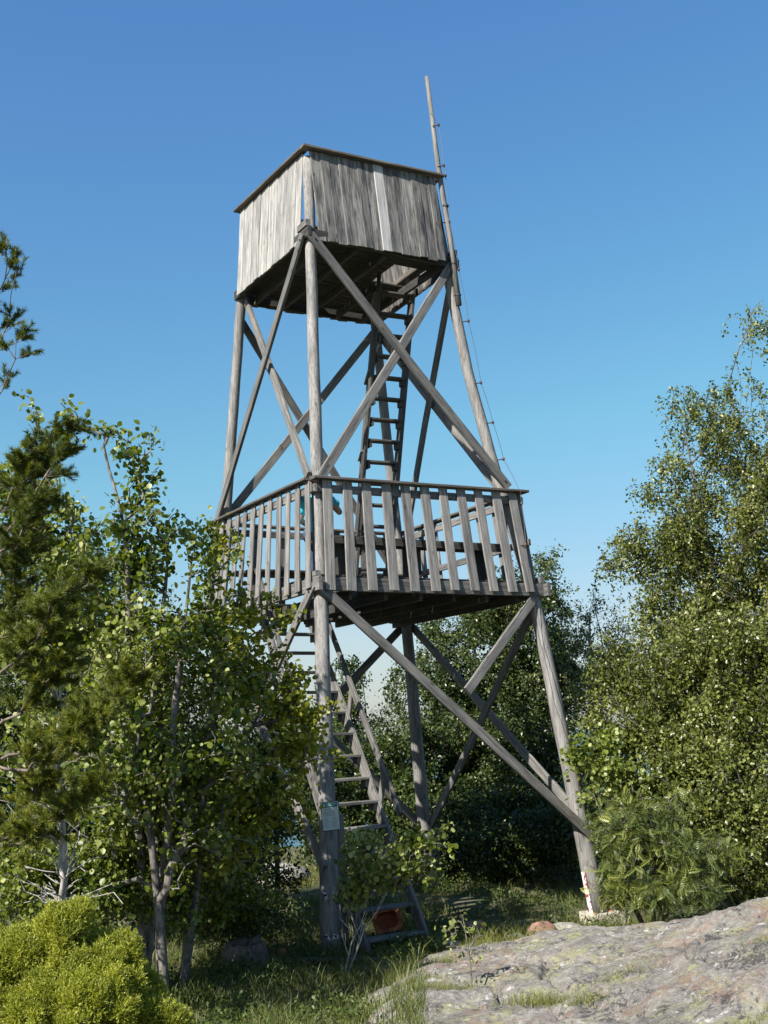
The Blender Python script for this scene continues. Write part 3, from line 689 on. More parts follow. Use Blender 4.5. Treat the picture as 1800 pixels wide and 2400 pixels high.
# joint blocks and bolts where braces meet the poles
def bolt(p, n, r=0.013, parent=tower):
    n = Vector(n).normalized()
    m4 = frame(p, Vector(p) + n * 0.02, Vector((0, 0, 1)) if abs(n.z) < 0.9 else Vector((1, 0, 0)))
    g_ = tube_geo([(0, 0, -0.02), (0, 0, 0.012)], [r, r], 6)
    return part('bolt', g_, M['steel'], parent, m4)
for z, k, n in ((4.0, 'F', 'FR'), (4.02, 'R', 'FR'), (8.7, 'F', 'FR'), (8.72, 'R', 'FR'), (0.99, 'R', 'FR'), (5.58, 'R', 'FR'), (8.72, 'F', 'FL'), (4.0, 'F', 'FL')):
    bolt(pole_at(k, z) + DIRS[n] * 0.152, DIRS[n])
for k, z in (('F', 4.20), ('R', 4.22), ('F', 8.93), ('R', 8.95)):
    p = pole_at(k, z) + DIRS['FR'] * 0.02 + DIRS['FL' if k == 'F' else 'RB'] * 0.10
    pl('block', p - Vector((0, 0.13, 0)), p + Vector((0, 0.14, 0)), 0.07, 0.09, (0, 0, 1), 'wood')

# cabin
CT = {'F': Vector((-1.28, -1.065, 10.09)), 'R': Vector((0.80, -1.145, 10.09)), 'L': Vector((-1.36, 1.11, 10.09)), 'B': Vector((0.86, 1.10, 10.09))}
zc = 8.80
C8 = {k: pole_at(k, zc) for k in 'FRLB'}
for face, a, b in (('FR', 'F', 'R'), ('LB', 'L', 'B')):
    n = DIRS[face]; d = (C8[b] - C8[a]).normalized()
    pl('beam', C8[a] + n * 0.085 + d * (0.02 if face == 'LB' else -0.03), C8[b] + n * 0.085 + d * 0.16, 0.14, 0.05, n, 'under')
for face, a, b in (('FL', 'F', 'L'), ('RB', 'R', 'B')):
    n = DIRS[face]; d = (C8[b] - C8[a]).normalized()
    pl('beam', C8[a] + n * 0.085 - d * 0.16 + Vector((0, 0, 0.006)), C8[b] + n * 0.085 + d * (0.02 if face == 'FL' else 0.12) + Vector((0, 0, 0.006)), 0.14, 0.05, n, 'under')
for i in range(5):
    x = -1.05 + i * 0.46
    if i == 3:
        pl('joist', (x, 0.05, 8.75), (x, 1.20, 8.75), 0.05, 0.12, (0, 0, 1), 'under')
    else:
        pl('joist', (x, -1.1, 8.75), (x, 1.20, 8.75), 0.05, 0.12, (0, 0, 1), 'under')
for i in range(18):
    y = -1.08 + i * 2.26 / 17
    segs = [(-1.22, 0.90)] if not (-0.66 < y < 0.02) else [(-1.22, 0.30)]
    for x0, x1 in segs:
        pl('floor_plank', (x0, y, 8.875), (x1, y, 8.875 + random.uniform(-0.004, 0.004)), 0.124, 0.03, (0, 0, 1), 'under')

def cabin_wall(face, a_top, b_top, a_bot, b_bot, n_b, mats, coping_ext):
    n = DIRS[face]
    d = (b_top - a_top).normalized()
    wall = pl('cabin_wall', lerp(a_bot, a_top, 0.86) - n * 0.05 + d * 0.05, lerp(b_bot, b_top, 0.86) - n * 0.05 - d * 0.05, 0.10, 0.045, n, 'brown')
    pl('batten', lerp(a_bot, a_top, 0.25) - n * 0.05 + d * 0.05, lerp(b_bot, b_top, 0.25) - n * 0.05 - d * 0.05, 0.09, 0.045, n, 'brown', wall)
    wts = [random.uniform(0.88, 1.12) for _ in range(n_b)]
    tot = sum(wts); acc = 0
    for i in range(n_b):
        t = (acc + wts[i] / 2) / tot; acc += wts[i]
        tp, bt = lerp(a_top, b_top, t), lerp(a_bot, b_bot, t)
        wd = 0.5 * ((b_top - a_top).length + (b_bot - a_bot).length) * wts[i] / tot
        o = n * (0.0035 if i % 2 else -0.0035) + n * random.uniform(-0.002, 0.002)
        bt = bt + Vector((0, 0, random.uniform(-0.018, 0.012)))
        pl('board', bt + o, tp + o, wd + 0.003 - random.uniform(0.0, 0.002), 0.022, n, mats(i), wall, random.uniform(-0.003, 0.003), 0.004)
    return wall
cabin_wall('FR', Vector((-1.217, -1.045, 10.055)), Vector((0.735, -1.115, 10.055)), Vector((-1.178, -1.185, 8.735)), Vector((0.751, -1.255, 8.745)), 14,
           lambda i: 'board_new' if i == 7 else 'board_dark', 0.1)
cabin_wall('FL', Vector((-1.262, -0.93, 10.055)), Vector((-1.335, 1.03, 10.055)), Vector((-1.372, -0.985, 8.735)), Vector((-1.405, 1.05, 8.735)), 14,
           lambda i: 'board_pale', 0.1)
cabin_wall('LB', Vector((-1.25, 1.10, 10.055)), Vector((0.78, 1.09, 10.055)), Vector((-1.25, 1.36, 8.74)), Vector((0.90, 1.36, 8.74)), 14, lambda i: 'board_dark', 0.1)
cabin_wall('RB', Vector((0.80, -1.02, 10.055)), Vector((0.83, 1.0, 10.055)), Vector((0.99, -1.05, 8.74)), Vector((1.06, 1.2, 8.74)), 14, lambda i: 'board_dark', 0.1)
for a, b, ea, eb in (('F', 'R', 0.06, 0.06), ('F', 'L', -0.075, 0.0), ('L', 'B', -0.08, 0.06), ('R', 'B', -0.08, -0.08)):
    d = (CT[b] - CT[a]).normalized()
    pl('coping', CT[a] - d * ea, CT[b] + d * eb, 0.13, 0.036, (0, 0, 1), 'brown')

# ladders
def ladder(name, a0, a1, b0, b1, nst, face_n, st_w, st_t, first, mat='wood', sw=0.13, hand=None, cleats=True):
    """a = left stringer bottom/top, b = right stringer bottom/top; steps level"""
    a0, a1, b0, b1 = map(Vector, (a0, a1, b0, b1))
    V1, F1 = plank_geo((a1 - a0).length, sw, 0.045)
    lad = pl(name, a0, a1, sw, 0.045, (b0 - a0), mat)
    pl('stringer', b0, b1, sw, 0.045, (b0 - a0), mat, lad)
    for i in range(nst):
        t = (i + first) / nst
        pa, pb = lerp(a0, a1, t), lerp(b0, b1, t)
        e = (pb - pa).normalized()
        pl('step', pa + e * 0.024, pb - e * 0.024, st_w, st_t, (0, 0, 1), mat, lad)
        if cleats:
            for q, sgn in ((pa, 1), (pb, -1)):
                c = q + e * sgn * 0.046 - Vector((0, 0, st_t / 2 + 0.045))
                pl('cleat', c - Vector(face_n) * 0.06, c + Vector(face_n) * 0.06, 0.085, 0.04, e, mat, lad)
    return lad
stair = ladder('stair_ladder', (-1.575, -2.49, 0.0), (-1.30, 0.72, 4.10), (-0.775, -2.43, 0.0), (-0.53, 0.84, 4.10), 15, (0, 1, 0), 0.17, 0.035, 0.55, 'wood', 0.155)
up = Vector((0, 0, 0.56))
sa = (Vector((-0.775, -2.43, 0.0)), Vector((-0.53, 0.84, 4.10)))
hr = lambda t: lerp(sa[0], sa[1], t) + up + Vector((0.05, 0, 0))
pl('handrail', hr(0.20), hr(0.99), 0.085, 0.04, (1, 0, 0), 'wood', stair)
for t in (0.34, 0.60, 0.86):
    p = lerp(sa[0], sa[1], t)
    pl('handrail_post', p + Vector((0.045, 0.10, -0.05)), hr(t - 0.02) + Vector((-0.005, 0, -0.02)), 0.09, 0.035, (1, 0, 0), 'wood', stair)
sl = (Vector((-1.575, -2.49, 0.0)), Vector((-1.30, 0.72, 4.10)))
hl = lambda t: lerp(sl[0], sl[1], t) + up + Vector((-0.05, 0, 0))
pl('handrail', hl(0.55), hl(0.99), 0.085, 0.04, (1, 0, 0), 'wood', stair)
for t in (0.66, 0.9):
    p = lerp(sl[0], sl[1], t)
    pl('handrail_post', p + Vector((-0.045, 0.10, -0.05)), hl(t - 0.02) + Vector((0.005, 0, -0.02)), 0.09, 0.035, (1, 0, 0), 'wood', stair)
pl('sill', (-1.72, -2.52, -0.01), (-0.60, -2.46, 0.03), 0.16, 0.07, (0, 0, 1), 'wood', stair)

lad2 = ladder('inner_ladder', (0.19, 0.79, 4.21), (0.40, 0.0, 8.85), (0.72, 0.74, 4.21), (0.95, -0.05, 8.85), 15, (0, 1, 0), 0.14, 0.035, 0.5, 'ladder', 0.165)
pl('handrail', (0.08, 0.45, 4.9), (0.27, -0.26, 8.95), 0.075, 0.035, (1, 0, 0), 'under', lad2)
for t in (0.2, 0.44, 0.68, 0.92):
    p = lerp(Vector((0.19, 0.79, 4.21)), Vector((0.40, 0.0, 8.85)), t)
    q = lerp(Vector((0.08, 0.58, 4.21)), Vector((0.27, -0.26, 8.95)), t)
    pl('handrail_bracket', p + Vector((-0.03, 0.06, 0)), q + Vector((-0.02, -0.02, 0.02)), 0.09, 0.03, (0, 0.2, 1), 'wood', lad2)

# stub timbers, strap and bolts at the pole feet
p = pole_at('F', 0.7)
pl('support_stub', (p.x + 0.16, p.y + 0.05, -0.02), (p.x + 0.17, p.y + 0.10, 1.45), 0.13, 0.10, (0, -1, 0), 'brown')
for z, dx in ((0.20, -0.03), (0.20, 0.06), (0.62, -0.03), (0.62, 0.06)):
    q = pole_at('F', z)
    nd = Vector((-0.35 + dx * 4.5, -0.94, 0)).normalized()
    nd = (TW.to_3x3().inverted() @ Vector((dx * 9 - 0.05, -1, 0))).normalized()
    base = q + nd * 0.125
    b_ = bolt(base, nd, 0.016)
    st = []
    x_ = nd.cross(Vector((0, 0, 1))).normalized()
    for i in range(5):
        a = random.uniform(0, 2 * math.pi)
        dv = x_ * math.cos(a) + Vector((0, 0, 1)) * math.sin(a)
        tv = dv.cross(nd) * 0.018
        tip = dv * random.uniform(0.025, 0.07) + nd * random.uniform(0.0, 0.02)
        st.append(([tuple(dv * 0.008 - tv - nd * .01), tuple(dv * 0.008 + tv - nd * .01), tuple(tip), tuple(dv * 0.01 + nd * 0.012)], [(0, 1, 2), (0, 2, 3), (1, 3, 2), (0, 3, 1)]))
    part('splinter', join_geo(st), M['splinter'], tower, Matrix.Translation(base))
a_, b_ = pole_at('R', 0.02), pole_at('R', 0.52)
nd = (TW.to_3x3().inverted() @ Vector((-0.78, -0.62, 0))).normalized()
pl('steel_strap', a_ + nd * 0.133, b_ + nd * 0.128, 0.062, 0.012, nd, 'strap')
q = pole_at('B', 0.35)
pl('support_stub', (q.x + 0.17, q.y - 0.03, -0.2), (q.x + 0.13, q.y - 0.02, 0.9), 0.09, 0.06, (0, -1, 0), 'wood')

# ------------------------------------------------------------------ things on and by the tower
def world_obj(name, geo, mat, label=None, cat=None, parent=None, m4=None, smooth=False, group=None, kind=None):
    o = link(name, mesh_py(name, geo[0], geo[1], M[mat], smooth), parent, m4)
    return tag(o, label, cat, group, kind)

# thin mast strapped to the right-hand leg, lightning wire on stand-offs
mast_pts = [Vector((1.169, 15.16, 8.14)), Vector((1.10, 15.17, 9.1)), Vector((0.985, 15.19, 10.3)), Vector((0.894, 15.2, 11.69))]
mp = [mast_pts[0] + (p - mast_pts[0]) for p in mast_pts]
mast = world_obj('mast_pole', tube_geo([p - mast_pts[0] for p in mast_pts], [0.042, 0.040, 0.037, 0.030], 10), 'slat',
                 'thin bare wooden mast rising above the cabin from the right leg', 'mast', None, Matrix.Translation(mast_pts[0]), True)
for z in (0.15, 0.62, 1.5):
    pp = mast_pts[0] + (mast_pts[1] - mast_pts[0]) * (z / 0.96)
    link('clamp', mesh_py('clamp', *tube_geo([(0, 0, -0.012), (0, 0, 0.012)], [0.050, 0.050], 10), M['steel']), mast, Matrix.Translation(pp))
wp = [Vector(q) for q in MISC['wire']]
fine = []
for i in range(len(wp) - 1):
    for s_ in range(4):
        fine.append(lerp(wp[i], wp[i + 1], s_ / 4) - Vector((0, 0, 0.0)) + Vector((0.012, 0, -0.01)) * math.sin(math.pi * s_ / 4))
fine.append(wp[-1])
wire = world_obj('lightning_wire', tube_geo([p - wp[0] for p in fine], [0.0035] * len(fine), 5), 'wire',
                 'thin dark wire running down the mast and right leg on small standoffs', 'wire', None, Matrix.Translation(wp[0]))
for i in (1, 2, 3, 4, 5, 6, 7, 8, 9, 10, 11):
    p = wp[i]
    g_ = join_geo([tube_geo([(-0.09, 0, -0.012), (0.01, 0, 0)], [0.007, 0.007], 6), tube_geo([(0, 0, -0.022), (0, 0, 0), (0, 0, 0.022)], [0.013, 0.021, 0.013], 8)])
    link('standoff', mesh_py('standoff', g_[0], g_[1], M['insulator']), wire, Matrix.Translation(p))

# information sheet on the front leg
sp = Vector(MISC['sign'])
sm4 = Matrix.Translation(sp) @ Matrix.Rotation(R(8), 4, 'Z') @ Matrix.Rotation(R(-3.5), 4, 'Y') @ Matrix.Rotation(R(4), 4, 'X')
sign = world_obj('information_sign', box_geo(0, 0.006, 0, 0.200, 0.012, 0.315), 'signback',
                 'small information sheet with teal header on the front leg', 'sign', None, sm4)
link('sheet', mesh_py('sheet', *box_geo(-0.002, -0.0015, 0.002, 0.185, 0.003, 0.298), M['paper']), sign, sm4)
link('header', mesh_py('header', *box_geo(-0.002, -0.0045, 0.121, 0.166, 0.002, 0.050), M['teal']), sign, sm4)
link('emblem', mesh_py('emblem', *tube_geo([(-0.062, -0.0055, 0.121), (-0.062, -0.0075, 0.121)], [0.012, 0.012], 10), M['paper']), sign, sm4)
lines = []
for i, (x0, x1) in enumerate(((-0.04, 0.065), (-0.04, 0.045))):
    lines.append(box_geo((x0 + x1) / 2, -0.0058, 0.130 - i * 0.016, x1 - x0, 0.001, 0.006))
link('header_text', mesh_py('header_text', *join_geo(lines), M['paper']), sign, sm4)
lines = [box_geo(-0.03, -0.0035, 0.079, 0.09, 0.001, 0.008)]
for i in range(5):
    w_ = random.uniform(0.11, 0.15)
    lines.append(box_geo(-0.077 + w_ / 2, -0.0035, 0.058 - i * 0.012, w_, 0.001, 0.004))
for i in range(9):
    for x0 in (-0.077, 0.008):
        w_ = random.uniform(0.05, 0.068)
        lines.append(box_geo(x0 + w_ / 2, -0.0035, -0.018 - i * 0.012, w_, 0.001, 0.0035))
link('printed_text', mesh_py('printed_text', *join_geo(lines), M['ink']), sign, sm4)

# concrete footing and stones
def stone(name, loc, sx, sy, sz, mat, label, cat='stone', seed=0, rot=0.0, boxy=0.0, group=None):
    rnd = random.Random(seed)
    V, F = [], []
    nu, nv = 16, 10
    offs = Vector((seed * 3.1, seed * 1.7, 0))
    for j in range(nv + 1):
        for i in range(nu):
            th = math.pi * j / nv; ph = 2 * math.pi * i / nu
            v = Vector((math.sin(th) * math.cos(ph), math.sin(th) * math.sin(ph), math.cos(th)))
            if boxy:
                k = max(abs(v.x), abs(v.y), abs(v.z))
                v = v.lerp(v / k * 0.85, boxy)
            r = 1 + 0.20 * mnoise.noise(v * 1.3 + offs) + 0.10 * mnoise.noise(v * 3.1 + offs) + 0.03 * mnoise.noise(v * 8 + offs)
            V.append((v.x * sx * r, v.y * sy * r, v.z * sz * r))
    for j in range(nv):
        for i in range(nu):
            a, b = j * nu + i, j * nu + (i + 1) % nu
            F.append((a, a + nu, b + nu, b))
    return world_obj(name, (V, F), mat, label, cat, None, Matrix.Translation(loc) @ Matrix.Rotation(rot, 4, 'Z'), True, group)

rb = TW @ Vector(PO['R'][0])
V, F = plank_geo(0.34, 0.42, 0.42, 0.015)
foot = world_obj('concrete_footing', (V, F), 'concrete', 'low square concrete footing under the right leg', 'footing', None,
                 Matrix.Translation((rb.x + 0.04, rb.y - 0.02, rb.z - 0.35)) @ Matrix.Rotation(R(24), 4, 'Z'))
link('rust_plate', mesh_py('rust_plate', *box_geo(0, 0, 0.346, 0.30, 0.10, 0.012), M['clay']), foot, WORLD[foot.name])
def gz(x, y): return float(surf_z(x, y)[0])
stone('boulder', (1.60, 13.75, gz(1.60, 13.75) + 0.06), 0.21, 0.17, 0.16, 'redstone', 'rounded pink boulder left of the concrete footing', 'boulder', 3, 0.3)
stone('boulder', (1.90, 14.0, gz(1.9, 14.0) + 0.05), 0.24, 0.2, 0.15, 'greystone', 'pale flat-topped boulder between pink boulder and concrete footing', 'boulder', 9, 0.1, 0.4)
stone('stone', (1.22, 13.1, gz(1.22, 13.1) + 0.05), 0.19, 0.12, 0.09, 'greystone', 'whitish flat stone at the rock edge below the pink boulder', 'stone', 5)
stone('stone', (0.80, 13.35, gz(0.8, 13.35) + 0.14), 0.14, 0.10, 0.08, 'redstone', 'brick-like pink stone with white top beside the ladder', 'stone', 6, 0.5, 0.8)
stone('stone', (0.52, 12.75, gz(0.52, 12.75) + 0.06), 0.10, 0.09, 0.08, 'greystone', 'small grey block right of the ladder foot', 'stone', 7, 0.2, 0.8)
stone('stone', (0.78, 12.6, gz(0.78, 12.6) + 0.04), 0.12, 0.09, 0.06, 'greystone', 'small low grey stone in the grass under the brick-like stone', 'stone', 17, 0.9, 0.3)
stone('stone', (-1.30, 13.0, 0.05), 0.05, 0.05, 0.05, 'clay', 'tiny orange brick chip in the grass left of front leg', 'stone', 8, 0.2, 0.9)
stone('rock_slab', (-1.95, 19.0, gz(-1.95, 19.0) + 0.05), 0.55, 0.5, 0.20, 'greystone', 'pale sunlit rock slab behind the stair, left of the front leg', 'rock', 12)
stone('rock_slab', (-2.3, 17.6, gz(-2.3, 17.6) + 0.02), 0.5, 0.4, 0.14, 'greystone', 'low grey rock in the shade just below the sunlit slab', 'rock', 14)

# old clay flue block behind the stair foot: hollow, broken rim
def clay_block():
    o_, i_ = [], []
    V, F = [], []
    n = 20
    for (k, (r, z)) in enumerate(((0.17, 0), (0.17, 0.32), (0.12, 0.32), (0.12, 0.06))):
        for j in range(n):
            a = 2 * math.pi * j / n
            q = 0.8 / max(abs(math.cos(a)), abs(math.sin(a))) ** 0.75
            zz = z + (0.03 * math.sin(3 * a) + 0.02 * math.sin(7 * a) if z > 0.3 else 0)
            V.append((math.cos(a) * r * q * 1.2, math.sin(a) * r * q, zz))
    for k in range(3):
        for j in range(n):
            a, b = k * n + j, k * n + (j + 1) % n
            F.append((a, b, b + n, a + n))
    F.append(tuple(range(n - 1, -1, -1))); F.append(tuple(3 * n + j for j in range(n)))
    return V, F
world_obj('clay_block', clay_block(), 'clay', 'broken orange clay flue block lying behind the stair foot', 'clay block', None,
          Matrix.Translation((-0.16, 13.85, gz(-0.16, 13.85) + 0.17)) @ Matrix.Rotation(R(74), 4, 'X') @ Matrix.Rotation(R(12), 4, 'Z'))

# rotten stump and a plank in the grass
def stump_geo():
    V, F = [], []
    n = 26
    for k, (r, z) in enumerate(((0.30, -0.05), (0.24, 0.1), (0.21, 0.24), (0.15, 0.22), (0.05, 0.17))):
        for j in range(n):
            a = 2 * math.pi * j / n
            rr = r * (1 + 0.18 * mnoise.noise((math.cos(a) * 2, math.sin(a) * 2, 1.5)) + 0.08 * math.sin(9 * a))
            zz = z + (0.07 * mnoise.noise((math.cos(a) * 3, math.sin(a) * 3, 7)) if k in (2, 3) else 0)
            V.append((math.cos(a) * rr, math.sin(a) * rr, zz))
    for k in range(4):
        for j in range(n):
            a, b = k * n + j, k * n + (j + 1) % n
            F.append((a, b, b + n, a + n))
    F.append(tuple(4 * n + j for j in range(n)))
    return V, F
o = link('tree_stump', mesh_py('tree_stump', *stump_geo(), M['bark_pine']), None, Matrix.Translation((-1.63, 12.5, gz(-1.63, 12.5))))
tag(o, 'low rotten grey stump in the grass left of the front leg', 'stump')
def loose_plank(a, b, w, t, label):
    V, F = plank_geo((Vector(b) - Vector(a)).length, w, t)
    o = link('loose_plank', mesh_py('loose_plank', V, F, M['wood']), None, frame(a, b, (0, 0, 1)))
    tag(o, label, 'plank')
loose_plank((-1.35, 12.75, gz(-1.35, 12.75) + 0.025), (-0.15, 12.62, gz(-.15, 12.62) + 0.03), 0.15, 0.03, 'weathered plank lying in the grass at the front leg foot')

# bare dead sprig beside the stair foot
tw = []
def sprig(a, d, L, r, depth):
    pts = [Vector(a)]
    d = Vector(d).normalized()
    for i in range(4):
        d = (d + Vector((random.uniform(-1, 1), random.uniform(-1, 1), random.uniform(-.3, .6))) * 0.13).normalized()
        pts.append(pts[-1] + d * L / 4)
    tw.append(tube_geo(pts, [r, r * .85, r * .7, r * .6, r * .45], 6))
    if depth:
        for i in (2, 3, 4):
            nd = (d + Vector((random.uniform(-1, 1), random.uniform(-.5, .5), random.uniform(-.2, .6))) * 0.9).normalized()
            sprig(pts[i], nd, L * 0.55, r * 0.5, depth - 1)
sprig((0, 0, 0), (0.25, 0.05, 0.9), 0.42, 0.013, 2)
sprig((0.02, 0.02, 0), (0.5, 0.05, 0.9), 0.5, 0.011, 2)
gx, gy = -0.58, 11.75
o = link('dead_sprig', mesh_py('dead_sprig', *join_geo(tw), M['bark_grey'], True), None, Matrix.Translation((gx, gy, gz(gx, gy))))
tag(o, 'bare pale forked dead twig standing at the stair foot', 'twig')

# ------------------------------------------------------------------ seated person behind the front corner post
def ball(c, r, n=12):
    V, F = [], []
    m = n // 2
    for j in range(m + 1):
        for i in range(n):
            th = math.pi * j / m; ph = 2 * math.pi * i / n
            V.append((c[0] + r * math.sin(th) * math.cos(ph), c[1] + r * math.sin(th) * math.sin(ph), c[2] + r * math.cos(th)))
    for j in range(m):
        for i in range(n):
            a, b = j * n + i, j * n + (i + 1) % n
            F.append((a, a + n, b + n, b))
    return V, F
def skin_obj(name, joints, edges, mat, parent, m4, vox=0.0065):
    """limbs as tapered capsules fused into one continuous surface"""
    parts = [ball(p, r) for p, r in joints]
    for a, b in edges:
        parts.append(tube_geo([joints[a][0], joints[b][0]], [joints[a][1], joints[b][1]], 14))
    V, F = join_geo(parts)
    o = link(name, mesh_py(name, V, F, M[mat]), parent, m4)
    rm = o.modifiers.new('fuse', 'REMESH'); rm.mode = 'VOXEL'; rm.voxel_size = vox; rm.use_smooth_shade = True
    sm_ = o.modifiers.new('soften', 'SMOOTH'); sm_.factor = 0.5; sm_.iterations = 4
    return o
def person():
    # own frame: x = to the person's left, y = back, z up from the seat
    m4 = TW @ Matrix.Translation((-1.27, -1.06, 4.735)) @ Matrix.Rotation(R(149.7), 4, 'Z')
    J = [((0, 0, 0.11), 0.135), ((0, 0.01, 0.25), 0.12), ((0, 0.03, 0.42), 0.135), ((0, 0.02, 0.535), 0.075), ((0, 0.0, 0.60), 0.05), ((0, -0.015, 0.69), 0.078), ((0, -0.02, 0.775), 0.085), ((0, -0.015, 0.84), 0.05)]
    E_ = [(i, i + 1) for i in range(7)]
    def add(p, r, pa):
        J.append((p, r)); E_.append((pa, len(J) - 1)); return len(J) - 1
    for s in (-1, 1):
        h = add((s * 0.10, -0.03, 0.09), 0.088, 0)
        t = add((s * 0.12, -0.25, 0.075), 0.078, h)
        k = add((s * 0.12, -0.44, 0.06), 0.058, t)
        c = add((s * 0.12, -0.45, -0.14), 0.055, k)
        an = add((s * 0.12, -0.43, -0.355), 0.036, c)
        ft = add((s * 0.12, -0.55, -0.395), 0.034, an)
        sh = add((s * 0.165, 0.02, 0.49), 0.055, 2)
        el = add((s * 0.23 if s > 0 else -0.27, -0.06, 0.28 if s > 0 else 0.36), 0.040, sh)
        dz = 0.0 if s > 0 else 0.40
        wr = add((s * 0.14, -0.22, 0.22 + dz), 0.027, el)
        pm = add((s * 0.09, -0.29, 0.205 + dz), 0.034, wr)
        for q in range(4):
            f1 = add((s * (0.10 - q * 0.02), -0.335 + 0.006 * q, 0.215 + dz - q * 0.018), 0.0095, pm)
            f2 = add((s * (0.075 - q * 0.02), -0.365 + 0.008 * q, 0.195 + dz - q * 0.018), 0.0085, f1)
        th = add((s * 0.075, -0.27, 0.25 + dz), 0.011, pm); add((s * 0.05, -0.30, 0.265 + dz), 0.009, th)
    body = skin_obj('person', J, E_, 'skin', None, m4)
    tag(body, 'person in a cyan shirt sitting behind the front corner post', 'person')
    sj = [((0, 0, 0.10), 0.150), ((0, 0.01, 0.25), 0.137), ((0, 0.03, 0.42), 0.150), ((0, 0.02, 0.53), 0.088)]
    se = [(0, 1), (1, 2), (2, 3)]
    for s in (-1, 1):
        sj.append(((s * 0.165, 0.02, 0.49), 0.070)); se.append((2, len(sj) - 1))
        sj.append(((s * 0.20, -0.02, 0.385) if s > 0 else (-0.222, -0.02, 0.46), 0.060)); se.append((len(sj) - 2, len(sj) - 1))
    skin_obj('shirt', sj, se, 'shirt', body, m4)
    tj = [((0, 0, 0.09), 0.148)]; te = []
    for s in (-1, 1):
        b0 = len(tj)
        tj += [((s * 0.10, -0.04, 0.09), 0.100), ((s * 0.12, -0.25, 0.075), 0.090), ((s * 0.12, -0.44, 0.055), 0.073), ((s * 0.12, -0.45, -0.16), 0.066), ((s * 0.12, -0.44, -0.31), 0.060)]
        te += [(0, b0), (b0, b0 + 1), (b0 + 1, b0 + 2), (b0 + 2, b0 + 3), (b0 + 3, b0 + 4)]
    skin_obj('trousers', tj, te, 'trousers', body, m4)
    skin_obj('hair', [((0, 0.03, 0.74), 0.072), ((0, 0.0, 0.825), 0.088), ((0, -0.03, 0.86), 0.055)], [(0, 1), (1, 2)], 'hair', body, m4)
    face = join_geo([tube_geo([(0, -0.095, 0.745), (0, -0.118, 0.715), (0, -0.10, 0.70)], [0.008, 0.014, 0.012], 8)])
    link('nose', mesh_py('nose', *face, M['skin'], True), body, m4)
    for s in (-1, 1):
        link('eye', mesh_py('eye', *tube_geo([(s * 0.032, -0.092, 0.755), (s * 0.032, -0.100, 0.755)], [0.012, 0.008], 8), M['hair']), body, m4)
        link('ear', mesh_py('ear', *tube_geo([(s * 0.078, -0.01, 0.765), (s * 0.092, -0.005, 0.74), (s * 0.080, -0.01, 0.715)], [0.012, 0.016, 0.01], 8), M['skin'], True), body, m4)
    link('mouth', mesh_py('mouth', *tube_geo([(-0.025, -0.085, 0.675), (0, -0.095, 0.674), (0.025, -0.085, 0.675)], [0.004, 0.006, 0.004], 6), M['clay']), body, m4)
    link('shoe', mesh_py('shoe', *join_geo([tube_geo([(s * 0.12, -0.40, -0.395), (s * 0.12, -0.50, -0.385), (s * 0.12, -0.62, -0.405)], [0.04, 0.046, 0.026], 10) for s in (-1, 1)]), M['steel'], True), body, m4)
person()

# ------------------------------------------------------------------ foliage machinery
TEMPL = {
    'round': (np.array([[0, 0, 0], [.42, .30, .07], [.40, .68, .10], [0, 1, .0], [-.40, .68, .10], [-.42, .30, .07]]), [(0, 1, 2, 3), (0, 3, 4, 5)]),
    'diamond': (np.array([[0, 0, 0], [.33, .42, .08], [0, 1, 0], [-.33, .42, .08]]), [(0, 1, 2), (0, 2, 3)]),
    'needle': (np.array([[-.5, 0, 0], [.5, 0, 0], [0, 1, 0]]), [(0, 1, 2)]),
}
def rowan_template():
    V, F = [], []
    for i in range(6):
        y = 0.18 + i * 0.135
        L_ = 0.30 * (1 - 0.35 * abs(i - 2.5) / 2.5)
        for s in (-1, 1):
            b = len(V)
            V += [(s * 0.01, y, 0.0), (s * L_ * 0.5, y + 0.10, 0.03), (s * L_, y + 0.09, -0.03), (s * L_ * 0.55, y - 0.005, 0.0)]
            F.append((b, b + 1, b + 2, b + 3) if s < 0 else (b, b + 3, b + 2, b + 1))
    b = len(V)
    V += [(0, 0.92, 0), (0.05, 1.05, 0.01), (0, 1.22, -0.03), (-0.05, 1.05, 0.01)]; F.append((b, b + 1, b + 2, b + 3))
    b = len(V)
    V += [(-0.008, 0, 0), (0.008, 0, 0), (0.004, 1.0, 0), (-0.004, 1.0, 0)]; F.append((b, b + 1, b + 2, b + 3))
    V = np.array(V); V[:, 2] -= 0.25 * V[:, 1] ** 2
    return V, F
TEMPL['rowan'] = rowan_template()

def unit(v): return v / (np.linalg.norm(v, axis=-1, keepdims=True) + 1e-9)

def leaves_mesh(name, templ, pos, axis, nrm, size, mat, tone, width=None):
    T, F = TEMPL[templ]
    axis = unit(axis)
    nrm = unit(nrm - axis * (nrm * axis).sum(-1, keepdims=True))
    side = np.cross(axis, nrm)
    w = size if width is None else width
    V = (pos[:, None, :] + side[:, None, :] * (T[None, :, 0:1] * w[:, None, None]) + axis[:, None, :] * (T[None, :, 1:2] * size[:, None, None])
         + nrm[:, None, :] * (T[None, :, 2:3] * size[:, None, None]))
    n, k = len(pos), len(T)
    lp, tt = [], []
    for f in F:
        lp += list(f); tt.append(len(f))
    lp = np.array(lp); tt = np.array(tt)
    loops = (np.arange(n)[:, None] * k + lp[None, :]).ravel()
    totals = np.tile(tt, n)
    starts = np.concatenate([[0], np.cumsum(totals)[:-1]])
    return mesh_np(name, V.reshape(-1, 3), loops, starts, totals, mat, np.repeat(tone, len(F)))

def leaf_dirs(n, up=0.6, hang=0.6):
    a = unit(rng.normal(size=(n, 3))); a[:, 2] -= hang
    nr = unit(rng.normal(size=(n, 3))); nr[:, 2] = np.abs(nr[:, 2]) + up
    return unit(a), nr

